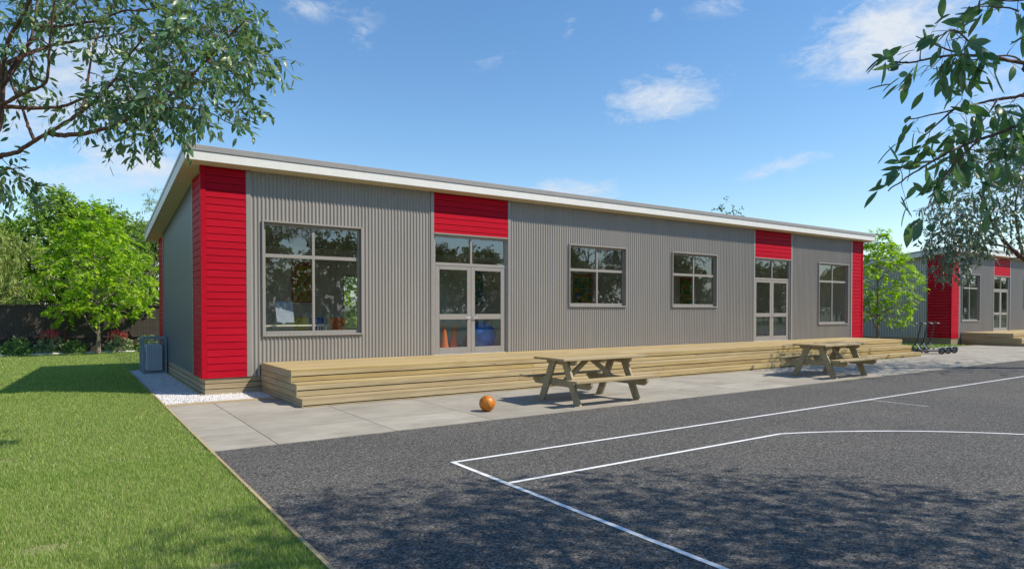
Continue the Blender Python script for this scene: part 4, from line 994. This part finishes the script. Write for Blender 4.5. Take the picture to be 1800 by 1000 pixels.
tag(mound('round_shrub', (-3.65, 15.85, 0), (.52, .45, .58), 61, M['shrub'], .085, 200, 12), 'rounded green shrub at the far left of the garden bed', 'shrub', 'garden bed shrubs')
tag(salvia((-2.62, 16.0, 0), .5, 1.02, 62), 'large red flowering shrub between two rounded shrubs', 'shrub', 'garden bed shrubs')
tag(mound('round_shrub', (-1.93, 15.85, 0), (.37, .35, .48), 63, M['shrub'], .075, 140, 12), 'rounded green shrub beside the maple trunk', 'shrub', 'garden bed shrubs')
tag(salvia((-.47, 16.0, 0), .44, .95, 64), 'red flowering shrub right of the maple trunk', 'shrub', 'garden bed shrubs')
tag(mound('round_shrub', (.45, 15.9, 0), (.4, .35, .62), 65, M['shrub'], .075, 140, 12), 'green shrub behind the caged air unit', 'shrub', 'garden bed shrubs')
tag(mound('round_shrub', (-4.5, 16.0, 0), (.35, .35, .68), 66, M['sage'], .075, 90, 10), 'sage green shrub cut by the left frame edge', 'shrub', 'garden bed shrubs')

# ------------------------------------------------------------------ inside the classrooms
def poster(x0, x1, z0, z1, bgm, brd, cells, label, seed):
    rnd = random.Random(seed); root = empty('wall_poster', ((x0+x1)/2, DY-.115, z0)); w, h = x1-x0, z1-z0; mb = MB(); mb.box(-w/2, w/2, -.004, 0, 0, h); mb.build('backing', brd, root)
    mb = MB(); mb.box(-w/2+.04, w/2-.04, -.007, -.0045, .04, h-.12); mb.build('sheet', bgm, root)
    cs = [M[k] for k in cells]; mb = MB(); nc, nr = 5, 7; cw_ = (w-.12)/nc; chh = (h-.22)/nr
    for i in range(nc):
        for j in range(nr): mb.box(-w/2+.06+i*cw_+.012, -w/2+.06+(i+1)*cw_-.012, -.010, -.0075, .06+j*chh+.012, .06+(j+1)*chh-.012, rnd.randrange(len(cs)))
    mb.build('picture_grid', cs, root); tag(root, label, 'poster', 'posters on the classroom wall')
poster(3.54, 4.17, 1.86, 3.10, M['yellow'], M['redplastic'], ['yellow', 'paper', 'greenplastic', 'orange'], 'yellow and red chart poster seen through the largest left window', 1)
poster(9.43, 10.41, 1.84, 3.05, M['tealpaper'], M['blue'], ['paper', 'tealpaper', 'tealpaper', 'orange', 'blue'], 'blue-green number chart poster seen through the nearer glass doors', 2)
poster(14.7, 15.73, 1.85, 3.12, M['yellow'], M['redplastic'], ['orange', 'yellow', 'tealpaper', 'greenplastic', 'blue'], 'red bordered picture poster seen through the first small window', 3)
poster(21.05, 21.92, 1.88, 3.12, M['greenplastic'], M['redplastic'], ['orange', 'yellow', 'greenplastic', 'paper'], 'dark red bordered poster seen through the second small window', 4)
def desk(x, y, label, w=1.4):
    root = empty('school_desk', (x, y, ZD-.005)); mb = MB(); mb.box(-w/2, w/2, -.33, .33, .69, .72, b=.004); mb.build('desktop', M['paper'], root)
    for a in (-1, 1):
        for c in (-1, 1): mb = MB(); mb.tube([(a*(w/2-.06), c*.29, 0), (a*(w/2-.06), c*.29, .689)], .018, 8); mb.build('leg', M['silver'], root)
    tag(root, label, 'desk', 'school desks inside')
desk(1.95, 1.0, 'pale desk carrying a computer screen, inside the largest left window'); desk(18.9, 1.2, 'desk just inside the farther glass doors'); desk(11.6, 1.4, 'desk inside the first small window', 1.8)
cm = empty('computer_screen', (1.77, 1.0, ZD+.716), R(12)); mb = MB(); mb.prism([(-.06, .05), (-.035, .05), (.055, .50), (.03, .50)], -.20, .20, 'x'); mb.build('screen', M['palegrey'], cm)
mb = MB(); mb.box(-.11, .11, -.09, .12, 0, .014, b=.004); mb.prism([(.03, .015), (.05, .015), (.03, .22), (.01, .22)], -.04, .04, 'x'); mb.build('stand', M['silver'], cm)
tag(cm, 'pale grey computer screen standing on the desk inside the largest left window', 'computer')
def chair(x, y, rz, label, m):
    root = empty('school_chair', (x, y, ZD-.005), rz); mb = MB(); mb.box(-.20, .20, -.20, .20, .42, .445, b=.01); mb.build('seat', M[m], root)
    mb = MB(); mb.prism([(-.20, .50), (-.222, .50), (-.262, .86), (-.24, .86)], -.19, .19, 'x'); mb.build('backrest', M[m], root)
    for a in (-1, 1):
        for c in (-1, 1): mb = MB(); mb.tube([(a*.2, c*.19, 0), (a*.15, c*.15, .419)], .012, 6); mb.build('leg', M['silver'], root)
        mb = MB(); mb.tube([(a*.12, -.17, .41), (a*.12, -.235, .47), (a*.12, -.255, .70)], .011, 6); mb.build('back_post', M['silver'], root)
    tag(root, label, 'chair', 'coloured school chairs')
chair(2.35, 2.1, R(10), 'yellow plastic school chair inside the largest left window', 'yellow'); chair(2.78, 2.25, R(-6), 'blue plastic school chair inside the largest left window', 'blue'); chair(3.22, 2.05, R(4), 'orange plastic school chair inside the largest left window', 'orange')
gb_ = empty('gym_ball', (6.58, .66, ZD-.005)); mb = MB(); mb.lathe([(max(1e-4, .38*math.sin(math.pi*k/20)), .38-.38*math.cos(math.pi*k/20)) for k in range(21)], 32); mb.build('ball_skin', M['gymblue'], gb_, smooth=True); tag(gb_, 'large blue gym ball inside the nearer glass doors', 'ball')
rb_ = empty('play_ball', (6.75, 1.5, ZD-.005)); mb = MB(); mb.lathe([(max(1e-4, .2*math.sin(math.pi*k/16)), .2-.2*math.cos(math.pi*k/16)) for k in range(17)], 24); mb.build('ball_skin', M['redplastic'], rb_, smooth=True); tag(rb_, 'small red play ball beside the blue gym ball', 'ball')
for i, (x, y) in enumerate(((5.66, .95), (5.98, 1.0))):
    root = empty('traffic_cone', (x, y, ZD-.005)); mb = MB(); mb.box(-.17, .17, -.17, .17, 0, .025, b=.006); mb.build('base', M['orange'], root)
    mb = MB(); mb.lathe([(.13, .025), (.125, .03), (.03, .68), (.001, .69)], 20); mb.build('cone', M['orange'], root, smooth=False)
    tag(root, ('left', 'right')[i]+' one of two orange traffic cones inside the nearer glass doors', 'traffic cone', 'traffic cones inside')
